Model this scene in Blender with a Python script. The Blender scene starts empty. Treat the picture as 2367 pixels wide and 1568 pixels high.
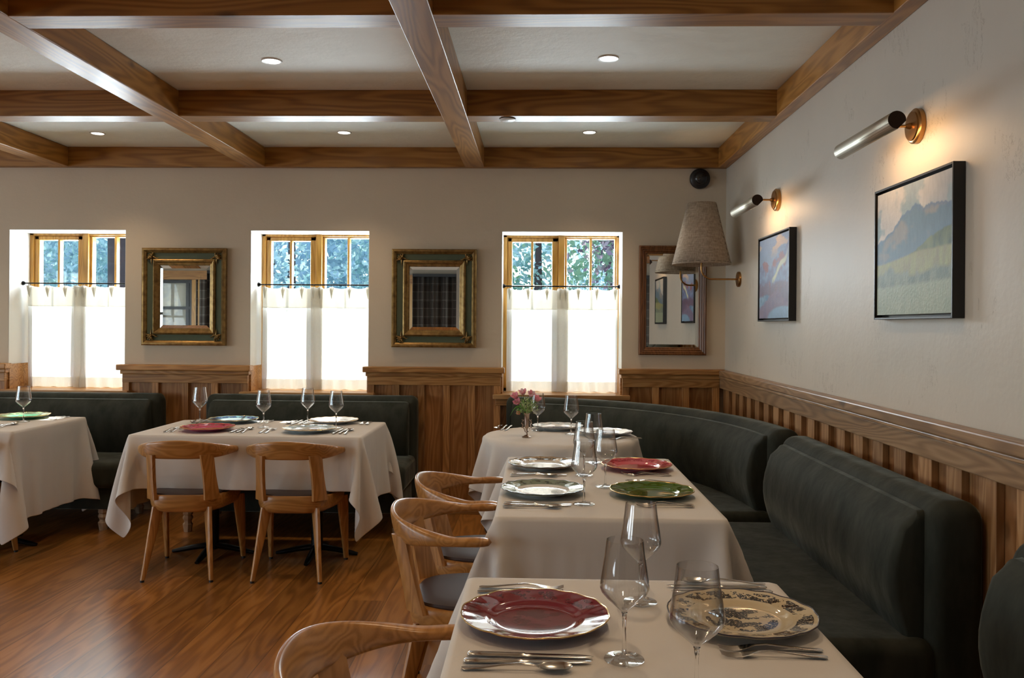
import bpy, bmesh, math, random
import numpy as np
from mathutils import Vector, Matrix, noise
random.seed(4); RS = np.random.RandomState(7)
PI = math.pi
S = bpy.context.scene
C = S.collection

# ------------------------------------------------------------------ camera, sky, sun, added fill lamps, exposure
F_PX = 1960.0
yaw, roll = math.atan(60/1960), .0075
Fv = Vector((-math.sin(yaw), math.cos(yaw), 0)); Rv = Vector((math.cos(yaw), math.sin(yaw), 0)); Uv = Vector((0, 0, 1))
R2 = Rv*math.cos(roll)+Uv*math.sin(roll); U2 = Uv*math.cos(roll)-Rv*math.sin(roll)
cam = bpy.data.cameras.new('camera'); co = bpy.data.objects.new('camera', cam); C.objects.link(co)
M = Matrix((R2, U2, -Fv)).transposed().to_4x4(); M.translation = Vector((0, 0, 1.4)); co.matrix_world = M
cam.sensor_width = 36; cam.lens = F_PX/2367*36; cam.shift_y = -29.5/2367; cam.clip_start = .05; cam.clip_end = 300
S.camera = co
S.view_settings.view_transform = 'Standard'; S.view_settings.look = 'None'; S.view_settings.gamma = 1
S.view_settings.use_curve_mapping = False; S.view_settings.exposure = 0.04
S.cycles.use_denoising = True; S.cycles.max_bounces = 9; S.cycles.diffuse_bounces = 4; S.cycles.glossy_bounces = 4
S.cycles.transmission_bounces = 9; S.cycles.transparent_max_bounces = 12
S.cycles.caustics_reflective = False; S.cycles.caustics_refractive = False; S.cycles.sample_clamp_indirect = 4
S.cycles.use_adaptive_sampling = True; S.cycles.adaptive_threshold = .03

w = bpy.data.worlds.new('sky'); S.world = w; w.use_nodes = True
bg = w.node_tree.nodes['Background']
sky = w.node_tree.nodes.new('ShaderNodeTexSky'); sky.sky_type = 'NISHITA'; sky.sun_disc = False
sky.sun_elevation = math.radians(46); sky.sun_rotation = 0; sky.air_density = 1.2
w.node_tree.links.new(sky.outputs[0], bg.inputs[0]); bg.inputs[1].default_value = .75

def lamp(name, kind, loc, energy, color, direction=None, **kw):
    d = bpy.data.lights.new(name, kind); d.energy = energy; d.color = color
    for k, v in kw.items(): setattr(d, k, v)
    o = bpy.data.objects.new(name, d); C.objects.link(o); o.location = loc
    if direction is not None: o.rotation_euler = Vector(direction).to_track_quat('-Z', 'Y').to_euler()
    return o
el = math.radians(46)
lamp('sun', 'SUN', (0, 20, 20), 10.5, (1, .95, .87), (0.01, -math.cos(el), -math.sin(el)), angle=math.radians(.6))
# added area lamps standing in for window light at the unseen left wall
LEFT_WIN = [(-3.6, -1.6), (-.6, 1.4), (2.4, 4.6)]
for a, b in LEFT_WIN:
    lamp('daylight_fill', 'AREA', (-8.75, (a+b)/2, 1.55), 76, (.78, .89, 1.0), (1, 0, .26), shape='RECTANGLE', size=b-a, size_y=1.7)
# added area lamps tilted up to brighten the ceiling, standing in for ground bounce
for x in (-7.28, -5.43, -3.575, -1.72, .176):
    lamp('ground_bounce_fill', 'AREA', (x, 6.83, 1.86), 56, (.86, .94, 1.0), (0, -.80, .60), shape='RECTANGLE', size=.86, size_y=.45)

# ------------------------------------------------------------------ helpers
class MB:
    def __init__(s): s.v = []; s.f = []
    def add(s, vs, fs):
        n = len(s.v); s.v += [tuple(p) for p in vs]; s.f += [tuple(i+n for i in f) for f in fs]; return s
    def box(s, x0, x1, y0, y1, z0, z1):
        return s.add([(x, y, z) for x in (x0, x1) for y in (y0, y1) for z in (z0, z1)],
                     [(0, 1, 3, 2), (4, 6, 7, 5), (0, 4, 5, 1), (2, 3, 7, 6), (0, 2, 6, 4), (1, 5, 7, 3)])
    def loft(s, rings, cap=True, closed=True, loop=False):
        n = len(rings[0]); vs = [p for r in rings for p in r]; fs = []
        m = len(rings); k = n if closed else n-1
        for i in range(m if loop else m-1):
            a, b = i*n, ((i+1) % m)*n
            for j in range(k): fs.append((a+j, a+(j+1) % n, b+(j+1) % n, b+j))
        if cap and not loop:
            fs.append(tuple(range(n))[::-1]); fs.append(tuple((m-1)*n+j for j in range(n)))
        return s.add(vs, fs)
    def lathe(s, prof, seg=32, c=(0, 0, 0), cap=False, axis='Z'):
        rings = []
        for r, z in prof:
            rg = []
            for j in range(seg):
                a = 2*PI*j/seg; x, y = r*math.cos(a), r*math.sin(a)
                p = (x, y, z) if axis == 'Z' else ((z, x, y) if axis == 'X' else (y, z, x))
                rg.append((c[0]+p[0], c[1]+p[1], c[2]+p[2]))
            rings.append(rg)
        return s.loft(rings, cap=cap)
    def tube(s, pts, rad, seg=10, cap=True, flat=1.0, up=(0, 0, 1)):
        pts = [Vector(p) for p in pts]; n = len(pts)
        if not hasattr(rad, '__len__'): rad = [rad]*n
        rings = []
        for i, p in enumerate(pts):
            t = (pts[min(i+1, n-1)]-pts[max(i-1, 0)]).normalized()
            u = Vector(up)
            if abs(t.dot(u)) > .95: u = Vector((1, 0, 0)) if abs(t.x) < .9 else Vector((0, 1, 0))
            a = t.cross(u).normalized(); b = t.cross(a).normalized()
            rings.append([p+a*math.cos(2*PI*j/seg)*rad[i]+b*math.sin(2*PI*j/seg)*rad[i]*flat for j in range(seg)])
        return s.loft(rings, cap=cap)

def obj(name, mb, mat, parent=None, smooth=True, angle=38, bevel=0, seg=2, sub=0, solid=0, label=None):
    me = bpy.data.meshes.new(name)
    if isinstance(mb, MB): me.from_pydata(mb.v, [], mb.f)
    else: me.from_pydata(*mb)
    me.validate()
    bm = bmesh.new(); bm.from_mesh(me); bmesh.ops.recalc_face_normals(bm, faces=bm.faces); bm.to_mesh(me); bm.free()
    if smooth:
        me.shade_smooth(); me.set_sharp_from_angle(angle=math.radians(angle))
    o = bpy.data.objects.new(name, me); C.objects.link(o)
    for m in (mat if isinstance(mat, (list, tuple)) else [mat]): me.materials.append(m)
    if parent is not None: o.parent = parent
    if solid:
        m = o.modifiers.new('thickness', 'SOLIDIFY'); m.thickness = solid; m.offset = 0
    if bevel:
        m = o.modifiers.new('bevel', 'BEVEL'); m.width = bevel; m.segments = seg; m.limit_method = 'ANGLE'; m.angle_limit = math.radians(40)
    if sub:
        m = o.modifiers.new('subdivision', 'SUBSURF'); m.levels = sub; m.render_levels = sub
    if label: o['label'] = label
    return o
def thing(name, label, cat, loc=(0, 0, 0), rz=0, group=None):
    o = bpy.data.objects.new(name, None); C.objects.link(o); o.empty_display_size = .1
    o.location = loc; o.rotation_euler = (0, 0, rz); return tag(o, label, cat, group)
def tag(o, label, cat, group=None):
    o['label'] = label; o['category'] = cat
    if group: o['group'] = group
    return o
def struct(o, label=None):
    o['kind'] = 'structure'
    if label: o['label'] = label
    return o
def dup(root, loc, rz, label, group=None):
    r = root.copy(); C.objects.link(r); r.location = loc; r.rotation_euler = (0, 0, rz); r['label'] = label
    if group: r['group'] = group
    for ch in list(root.children):
        c = ch.copy(); C.objects.link(c); c.parent = r
        for g in list(ch.children):
            d = g.copy(); C.objects.link(d); d.parent = c
    return r
def lerp(a, b, t): return a+(b-a)*t
def sst(a, b, x): t = max(0, min(1, (x-a)/(b-a))); return t*t*(3-2*t)

# ------------------------------------------------------------------ materials
class NT:
    def __init__(s, name):
        s.m = bpy.data.materials.new(name); s.m.use_nodes = True; s.t = s.m.node_tree
        s.b = s.t.nodes['Principled BSDF']; s.out = s.t.nodes['Material Output']
    def n(s, kind, **kw):
        nd = s.t.nodes.new('ShaderNode'+kind)
        for k, v in kw.items():
            if k.startswith('i_'):
                key = k[2:].replace('_', ' ')
                s.put(nd.inputs[int(key) if key.isdigit() else key], v)
            else: setattr(nd, k, v)
        return nd
    def put(s, sock, v):
        if isinstance(v, bpy.types.NodeSocket): s.t.links.new(v, sock)
        elif isinstance(v, bpy.types.Node): s.t.links.new(v.outputs[0], sock)
        else: sock.default_value = v
    def math(s, op, a, b=0.0, c=None):
        nd = s.n('Math', operation=op); s.put(nd.inputs[0], a); s.put(nd.inputs[1], b)
        if c is not None: s.put(nd.inputs[2], c)
        return nd.outputs[0]
    def vmath(s, op, a, b):
        nd = s.n('VectorMath', operation=op); s.put(nd.inputs[0], a); s.put(nd.inputs[1], b); return nd.outputs[0]
    def ramp(s, fac, stops):
        nd = s.n('ValToRGB'); s.put(nd.inputs[0], fac); e = nd.color_ramp.elements
        while len(e) < len(stops): e.new(.5)
        for k, (p, c) in enumerate(stops): e[k].position = p; e[k].color = (*c, 1) if len(c) == 3 else c
        return nd.outputs[0]
    def mix(s, fac, a, b, mode='MIX'):
        nd = s.n('Mix', data_type='RGBA', blend_type=mode); s.put(nd.inputs[0], fac)
        for k, v in ((6, a), (7, b)): s.put(nd.inputs[k], (*v, 1) if isinstance(v, tuple) and len(v) == 3 else v)
        return nd.outputs[2]
    def set(s, **kw):
        for k, v in kw.items():
            key = k.replace('_', ' ')
            if isinstance(v, tuple) and len(v) == 3: v = (*v, 1)
            s.put(s.b.inputs[key], v)
        return s
    def bump(s, h, strength=.2, dist=.01):
        nd = s.n('Bump', i_Strength=strength, i_Distance=dist); s.put(nd.inputs['Height'], h); s.put(s.b.inputs['Normal'], nd.outputs[0])

def plain(name, col, rough=.5, metal=0, **kw):
    N = NT(name); N.set(Base_Color=col, Roughness=rough, Metallic=metal, **kw); return N.m

def wood(name, dark, mid, light, axis='Z', plank=None, rough=.45, fine=1.0, knots=True, gap=False, coat=0, var=.35, spec=.5, rings=11.0):
    N = NT(name); tc = N.n('TexCoord').outputs['Object']; sep = N.n('SeparateXYZ', i_0=tc)
    rnd = N.n('ObjectInfo').outputs['Random']
    if plank:
        ax, wd = plank; q = N.math('DIVIDE', sep.outputs['XYZ'.index(ax)], wd); idx = N.math('FLOOR', q)
        if gap:     # boards end here and there along their length
            al = sep.outputs['XYZ'.index(axis)]
            h0 = N.n('TexWhiteNoise', noise_dimensions='1D', i_W=idx).outputs[0]
            row = N.math('FLOOR', N.math('ADD', N.math('DIVIDE', al, 1.9), N.math('MULTIPLY', h0, 5.0)))
            idx = N.math('ADD', idx, N.math('MULTIPLY', row, 37.0))
        wn = N.n('TexWhiteNoise', noise_dimensions='1D', i_W=idx)
    else: wn = N.n('TexWhiteNoise', noise_dimensions='1D', i_W=N.math('MULTIPLY', rnd, 91.0))
    off = N.vmath('SCALE', wn.outputs[1], (0, 0, 0)); off.node.inputs['Scale'].default_value = 9.0
    v = N.vmath('ADD', tc, off)
    sc = {'X': (.11, 1, 1), 'Y': (1, .11, 1), 'Z': (1, 1, .11)}[axis]
    v1 = N.vmath('MULTIPLY', v, sc)
    low = N.n('TexNoise', i_Vector=v1, i_Scale=5.0*fine, i_Detail=2.0)
    ph = N.math('MULTIPLY', low.outputs[0], rings*9)
    rg = N.math('MULTIPLY_ADD', N.math('SINE', ph), .5, .5)
    st = N.n('TexNoise', i_Vector=N.vmath('MULTIPLY', v1, (1, 1, 1) if axis == '' else sc), i_Scale=150.0*fine, i_Detail=3.0)
    fac = N.math('ADD', N.math('MULTIPLY', rg, .34), N.math('ADD', N.math('MULTIPLY', st.outputs[0], .3), N.math('MULTIPLY', low.outputs[0], .36)))
    col = N.ramp(fac, [(.10, dark), (.52, mid), (.95, light)])
    val = N.math('ADD', 1-var/2, N.math('MULTIPLY', wn.outputs[0], var))
    col = N.mix(1.0, col, N.n('CombineXYZ', i_0=val, i_1=val, i_2=val).outputs[0], 'MULTIPLY')
    if knots:
        vk = N.vmath('MULTIPLY', v, {'X': (.55, 1, 1), 'Y': (1, .55, 1), 'Z': (1, 1, .55)}[axis])
        vo = N.n('TexVoronoi', i_Vector=vk, i_Scale=2.6)
        nz = N.n('TexNoise', i_Vector=v, i_Scale=25.0)
        d = N.math('ADD', vo.outputs['Distance'], N.math('MULTIPLY', nz.outputs[0], .05))
        k = N.ramp(d, [(.055, (1, 1, 1)), (.10, (0, 0, 0))])
        col = N.mix(N.math('MULTIPLY', k, .75), col, tuple(c*.45 for c in dark))
    if gap:
        fr = N.math('FRACT', q); e = N.math('MINIMUM', fr, N.math('SUBTRACT', 1.0, fr))
        g = N.math('LESS_THAN', e, .012)
        col = N.mix(N.math('MULTIPLY', g, .6), col, tuple(c*.3 for c in dark))
    N.set(Base_Color=col, Roughness=rough, Coat_Weight=coat, Coat_Roughness=.22, Specular_IOR_Level=spec)
    N.bump(fac, .12, .002)
    return N.m

BD, BM_, BL = (.15, .055, .008), (.34, .150, .028), (.47, .235, .06)
W_BEAM_X = wood('beam_wood_x', BD, BM_, BL, 'X', rough=.43, fine=1.0, coat=.10, spec=.5)
W_BEAM_Y = wood('beam_wood_y', BD, BM_, BL, 'Y', rough=.43, fine=1.0, coat=.10, spec=.5)
WD, WM, WL = (.20, .075, .016), (.44, .205, .060), (.60, .34, .13)
W_RAIL_X = wood('rail_wood_x', WD, WM, WL, 'X', rough=.4, fine=1.5)
W_BAT_X = wood('batten_wood_back', WD, (.42, .195, .062), (.56, .30, .12), 'Z', rough=.45, fine=1.5, var=.5)
W_BAT_Y = wood('batten_wood_right', WD, (.36, .18, .072), (.52, .30, .14), 'Z', rough=.45, fine=1.5, var=.5)
W_RAIL_Y = wood('rail_wood_y', (.14, .075, .04), (.33, .19, .095), (.50, .32, .18), 'Y', rough=.36, fine=1.4)
W_PAN_X = wood('panel_wood_back', WD, (.32, .135, .038), (.46, .23, .085), 'Z', plank=('X', .1035), rough=.45, fine=1.4, var=.5)
W_PAN_Y = wood('panel_wood_right', WD, (.28, .12, .042), (.43, .23, .10), 'Z', plank=('Y', .1025), rough=.45, fine=1.4)
W_WIN = wood('golden_window_wood', (.28, .12, .018), (.50, .26, .055), (.62, .36, .10), 'Z', rough=.35, knots=False)
W_SILL = wood('sill_wood', (.28, .12, .04), (.48, .26, .10), (.6, .36, .17), 'X', rough=.3, knots=False)
W_FLOOR = wood('oak_floor', (.13, .045, .008), (.31, .122, .023), (.44, .205, .055), 'Y', plank=('X', .19), rough=.34, gap=True, knots=False, var=.5, fine=1.6, coat=.6, rings=6)
W_CH = wood('chair_oak', (.24, .098, .020), (.42, .195, .050), (.54, .275, .09), 'X', rough=.33, knots=False, fine=1.6, var=.1, coat=.3)
W_CHZ = wood('chair_oak_upright', (.24, .098, .020), (.42, .195, .050), (.54, .275, .09), 'Z', rough=.36, knots=False, fine=1.6, var=.1, coat=.2)
W_LEG = wood('bleached_leg_wood', (.3, .2, .12), (.5, .36, .24), (.62, .48, .34), 'Z', rough=.6, knots=False)
W_MIR = wood('mirror_brown_wood', (.06, .02, .006), (.17, .065, .02), (.28, .12, .04), 'Z', rough=.35, knots=False, fine=2)

def plaster(name, col, s=1.0, marks=0):
    N = NT(name); tc = N.n('TexCoord').outputs['Object']
    a = N.n('TexNoise', i_Vector=tc, i_Scale=2.2*s, i_Detail=5.0, i_Roughness=.6)
    b = N.n('TexNoise', i_Vector=tc, i_Scale=60.0, i_Detail=2.0)
    c = N.mix(a.outputs[0], tuple(x*.93 for x in col), tuple(min(1, x*1.06) for x in col))
    h = N.math('ADD', N.math('MULTIPLY', a.outputs[0], 1.0), N.math('MULTIPLY', b.outputs[0], .06))
    if marks:   # trowel scars, denser low on the wall
        v = N.vmath('MULTIPLY', tc, (1, 1, .28)); m = N.n('TexNoise', i_Vector=v, i_Scale=9.0, i_Detail=6.0, i_Roughness=.75, i_Distortion=.6)
        g = N.n('TexNoise', i_Vector=tc, i_Scale=3.0)
        ln = N.math('LESS_THAN', N.math('ABSOLUTE', N.math('SUBTRACT', m.outputs[0], .5)), .006)
        zone = N.math('GREATER_THAN', g.outputs[0], .60)
        k = N.math('MULTIPLY', ln, zone)
        h = N.math('SUBTRACT', h, N.math('MULTIPLY', k, .9)); c = N.mix(N.math('MULTIPLY', k, .5), c, (.3, .26, .2))
    N.set(Base_Color=c, Roughness=.5 if marks else .62, Specular_IOR_Level=.5 if marks else .35); N.bump(h, .35, .02); return N.m
PLA_B = plaster('plaster_back', (.63, .54, .42)); PLA_R = plaster('plaster_right', (.60, .55, .475), marks=1)
PLA_C = plaster('ceiling_paint', (.86, .86, .78), 3.0); PLA_W = plaster('reveal_white', (.82, .80, .75))

def fabric(name, col, rough=.85, scale=900, sheen=0, bump=.15, tint=(1, 1, 1), srough=.4, blotch=0):
    N = NT(name); tc = N.n('TexCoord').outputs['Object']
    a = N.n('TexWave', i_Vector=tc, i_Scale=scale/6.0, bands_direction='X'); b = N.n('TexWave', i_Vector=tc, i_Scale=scale/6.0, bands_direction='Z')
    l = N.n('TexNoise', i_Vector=tc, i_Scale=5.0, i_Detail=3.0)
    c = N.mix(l.outputs[0], tuple(x*(.92-blotch) for x in col), tuple(min(1, x*(1.05+blotch)) for x in col))
    N.set(Base_Color=c, Roughness=rough, Sheen_Weight=sheen, Sheen_Tint=tint, Sheen_Roughness=srough, Specular_IOR_Level=.25)
    N.bump(N.math('ADD', a.outputs[0], b.outputs[0]), bump, .0006); return N.m
LINEN = fabric('white_tablecloth', (.67, .635, .60))
def velvet():
    N = NT('dark_green_velvet'); tc = N.n('TexCoord').outputs['Object']
    v = N.vmath('MULTIPLY', tc, (1, 1, .35)); l = N.n('TexNoise', i_Vector=v, i_Scale=9.0, i_Detail=4.0, i_Roughness=.65)
    c = N.ramp(l.outputs[0], [(.35, (.022, .025, .019)), (.7, (.044, .046, .036))])
    N.set(Base_Color=c, Roughness=.8, Sheen_Weight=N.math('MULTIPLY', l.outputs[0], .75), Sheen_Tint=(.66, .68, .60), Sheen_Roughness=.28, Specular_IOR_Level=.15)
    f = N.n('TexNoise', i_Vector=tc, i_Scale=14.0, i_Detail=2.0); N.bump(f.outputs[0], .25, .01); return N.m
VELVET = velvet()
LEATHER = plain('brown_leather', (.045, .028, .026), .42); BLACK = plain('black_metal', (.008, .008, .009), .35, .6)
BLACKF = plain('black_frame_paint', (.012, .011, .011), .4); RUBBER = plain('black_rubber', (.01, .01, .01), .6)
BRASS = plain('aged_brass', (.42, .23, .085), .28, 1); STEEL = plain('polished_cutlery_steel', (.62, .60, .57), .2, 1)
GOLD = plain('gilt_edge', (.75, .5, .2), .25, 1); DARKRIM = plain('dark_rim_edge', (.05, .04, .05), .2)
def antique():
    N = NT('antique_gold_leaf'); tc = N.n('TexCoord').outputs['Object']; a = N.n('TexNoise', i_Vector=tc, i_Scale=28.0, i_Detail=5.0)
    N.set(Base_Color=N.ramp(a.outputs[0], [(.3, (.17, .10, .035)), (.6, (.34, .215, .075)), (.85, (.44, .31, .12))]), Roughness=.38, Metallic=.75)
    N.bump(a.outputs[0], .5, .004); return N.m
GILT = antique(); SAGE = fabric('sage_painted_band', (.10, .12, .075), .6, blotch=.2)
MIRROR = plain('mirror_silver', (.86, .87, .85), .01, 1)
def thin_glass(name, tint=(1, 1, 1)):
    N = NT(name); N.t.nodes.remove(N.b)
    t = N.n('BsdfTransparent', i_Color=(*tint, 1)); g = N.n('BsdfGlossy', i_Roughness=.02); f = N.n('LayerWeight', i_Blend=.5).outputs['Facing']; f = N.math('ADD', N.math('MULTIPLY', N.math('POWER', f, 5.0), .9), .035)
    mx = N.n('MixShader', i_0=f, i_1=t, i_2=g); N.t.links.new(mx.outputs[0], N.out.inputs[0]); return N.m
PANE = thin_glass('window_glass', (.93, .96, .97))
def wine():
    N = NT('clear_wine_glass'); N.t.nodes.remove(N.b)
    t = N.n('BsdfTransparent', i_Color=(.97, .975, .98, 1)); g = N.n('BsdfGlossy', i_Roughness=.03)
    f = N.n('LayerWeight', i_Blend=.5).outputs['Facing']; f = N.math('ADD', N.math('MULTIPLY', N.math('POWER', f, 2.0), .85), .04)
    mx = N.n('MixShader', i_0=f, i_1=t, i_2=g); N.t.links.new(mx.outputs[0], N.out.inputs[0]); return N.m
WINE = wine()
def stem_glass():
    N = NT('solid_stem_glass'); N.set(Base_Color=(1, 1, 1), Roughness=0.0, IOR=1.45, Transmission_Weight=1); return N.m
STEMG = stem_glass()
def emit(name, col, s):
    N = NT(name); N.set(Base_Color=(.9, .9, .9), Emission_Color=col, Emission_Strength=s); return N.m
LED = emit('downlight_lens', (1, .93, .82), 6.0); BULB = emit('warm_bulb', (1, .66, .32), 8.0)
WHITEP = plain('white_plastic', (.8, .8, .78), .35)
def translucent(name, col, t, rough=.9, scale=500):
    N = NT(name); tc = N.n('TexCoord').outputs['Object']
    l = N.n('TexNoise', i_Vector=N.vmath('MULTIPLY', tc, (1, 1, .3)), i_Scale=scale*.4, i_Detail=2.0)
    c = N.mix(l.outputs[0], tuple(x*.9 for x in col), col)
    tr = N.n('BsdfTranslucent', i_Color=c); N.set(Base_Color=c, Roughness=rough, Specular_IOR_Level=.1)
    mx = N.n('MixShader', i_0=t, i_1=N.b.outputs[0], i_2=tr); N.t.links.new(mx.outputs[0], N.out.inputs[0]); return N.m
CURTAIN = translucent('sheer_linen_curtain', (.93, .91, .85), .55)
def shade_mat():
    N = NT('linen_lampshade'); tc = N.n('TexCoord').outputs['Object']
    a = N.n('TexNoise', i_Vector=N.vmath('MULTIPLY', tc, (1, 1, 14)), i_Scale=18.0, i_Detail=3.0); b = N.n('TexNoise', i_Vector=N.vmath('MULTIPLY', tc, (9, 9, 1)), i_Scale=18.0, i_Detail=3.0)
    h = N.math('ADD', a.outputs[0], b.outputs[0]); c = N.ramp(N.math('MULTIPLY', h, .5), [(.38, (.36, .275, .20)), (.62, (.60, .49, .38))])
    tr = N.n('BsdfTranslucent', i_Color=c); N.set(Base_Color=c, Roughness=.9)
    mx = N.n('MixShader', i_0=.2, i_1=N.b.outputs[0], i_2=tr); N.t.links.new(mx.outputs[0], N.out.inputs[0]); return N.m
SHADE = shade_mat()

# ------------------------------------------------------------------ the room
D, XR, ZC, ZB = 6.33, 1.387, 2.725, 2.578      # back wall, right wall, ceiling, underside of the beams
XL, YF = -8.6, -4.9
WIN = [(-3.575, 1), (-1.72, 2), (.176, 3), (-5.43, 4), (-7.28, 5)]
HW, ZS, ZH, YG = .451, .895, 2.11, 6.62         # half width, sill, head, glazing plane
struct(obj('floor', MB().box(XL-.3, XR+.3, YF-.3, D+.6, -.1, 0), W_FLOOR, smooth=False), 'glossy brown oak plank floor')
struct(obj('ceiling', MB().box(XL-.3, XR+.3, YF-.3, D+.6, ZC, ZC+.1), PLA_C, smooth=False), 'pale plaster ceiling between the beams')
wb = MB(); xs = sorted(x for x, _ in WIN); edge = XL-.3
for x in xs:
    wb.box(edge, x-HW, D, D+.345, 0, ZC); wb.box(x-HW, x+HW, D, D+.345, 0, ZS-.035); wb.box(x-HW, x+HW, D, D+.345, ZH, ZC); edge = x+HW
wb.box(edge, XR+.3, D, D+.345, 0, ZC)
struct(obj('wall_back', wb, PLA_B, smooth=False), 'beige plaster wall with the windows')
struct(obj('wall_right', MB().box(XR, XR+.3, YF-.3, D, 0, ZC), PLA_R, smooth=False), 'pale hand-troweled plaster wall with the paintings')
struct(obj('wall_front', MB().box(XL-.3, XR, YF-.3, YF, 0, ZC), PLA_B, smooth=False))
wl = MB(); e = YF
for a, b in LEFT_WIN: wl.box(XL-.3, XL, e, a, 0, ZC); wl.box(XL-.3, XL, a, b, 0, .7); wl.box(XL-.3, XL, a, b, 2.4, ZC); e = b
wl.box(XL-.3, XL, e, D, 0, ZC); struct(obj('wall_left', wl, PLA_B, smooth=False))
# beams
tn = [0]
def trim(mb, mat, label, **kw):
    tn[0] += 1; return struct(obj('trim_%d' % tn[0], mb, mat, **kw), label)
for i, y in enumerate((6.27, 4.744, 3.197, 1.65, .105, -1.44, -2.98)):
    y1 = D if i == 0 else y+.142
    trim(MB().box(XL, XR, y, y1, ZB, ZC), W_BEAM_X, ['honey brown beam along the top of the window wall', 'brown cross beam carrying the round white disc', 'cross beam nearest the camera at the top of the photo'][i] if i < 3 else 'brown cross beam over the rest of the room', smooth=False, bevel=.004)
for i, (a, b) in enumerate(((-.55, -.407), (-2.19, -2.045), (-3.68, -3.538), (-5.18, -5.03), (-6.68, -6.53), (1.315, XR))):
    trim(MB().box(a, b, YF, 6.268, ZB-.0015, ZC-.002), W_BEAM_Y, ['long beam running toward the middle of the window wall', 'long beam over the two chairs at the window table', 'leftmost long beam in view', 'long beam further left', 'long beam further left', 'long half beam along the right wall'][i], smooth=False, bevel=.004)

# wainscot, back wall segments and right wall
def wainscot_x(x0, x1, label):
    t = thing('trim', label, 'trim'); del t['category']; tn[0] += 1; t.name = 'trim_%d' % tn[0]; struct(t)
    p = MB().box(x0, x1, D-.018, D, .02, .965)
    obj('panel', p, W_PAN_X, t, smooth=False)
    n = max(2, int(round((x1-x0-.05)/.207)))
    for k in range(n+1):
        x = lerp(x0, x1-.05, k/n); obj('batten', MB().box(x, x+.05, D-.040, D-.018, .07, .958), W_BAT_X, t, smooth=False, bevel=.002)
    obj('frieze', MB().box(x0, x1, D-.044, D, .956, 1.02), W_RAIL_X, t, smooth=False, bevel=.003)
    obj('molding', MB().box(x0-.012, min(x1+.012, XR), D-.056, D, 1.02, 1.05), W_RAIL_X, t, smooth=False, bevel=.005)
    obj('cap', MB().box(x0-.03, min(x1+.03, XR), D-.085, D, 1.05, 1.092), W_RAIL_X, t, smooth=False, bevel=.006)
    obj('skirting', MB().box(x0, x1, D-.045, D, 0, .075), W_RAIL_X, t, smooth=False, bevel=.004)
    for x, s in ((x0, 1), (x1, -1)):
        if -HW-8 < x < 1.3 and x > XL+.1:   # wooden cheeks that turn into the window recess
            obj('cheek', MB().box(*sorted((x, x+.012*-s)), D, YG-.01, ZS, 1.085), W_RAIL_X, t, smooth=False)
    return t
segs = [(-3.124, -2.171, 'wainscot between the left and middle windows'), (-1.269, -.275, 'wainscot between the middle window and the flowers window'), (.627, 1.34, 'short wainscot right of the window in the corner'),
        (-4.979, -4.026, 'wainscot at the left edge of the photo'), (-6.829, -5.881, 'wainscot further left'), (XL, -7.731, 'wainscot in the far left corner')]
for a, b, l in segs: wainscot_x(a, b, l)
for i, (x, _) in enumerate(WIN):
    trim(MB().box(x-HW, x+HW, D-.015, D, .02, ZS-.036), W_PAN_X, 'wood panel under window %d' % (i+1), smooth=False)
t = thing('trim_wr', 'long wainscot along the right wall', 'trim'); del t['category']; tn[0] += 1; t.name = 'trim_%d' % tn[0]; struct(t)
obj('panel', MB().box(XR-.016, XR, YF, D-.02, .02, .965), W_PAN_Y, t, smooth=False)
y = 6.11; k = 0
while y > 1.2 and k < 40:
    obj('batten', MB().box(XR-.042, XR-.016, y-.10, y, .07, .958), W_BAT_Y, t, smooth=False, bevel=.002); y -= .205; k += 1
obj('frieze', MB().box(XR-.048, XR, YF, D-.044, .956, 1.03), W_RAIL_Y, t, smooth=False, bevel=.003)
obj('molding', MB().box(XR-.056, XR, YF, D-.056, 1.03, 1.046), W_RAIL_Y, t, smooth=False, bevel=.004)
obj('cap', MB().box(XR-.062, XR, YF, D-.085, 1.046, 1.088), W_RAIL_Y, t, smooth=False, bevel=.006)

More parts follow.
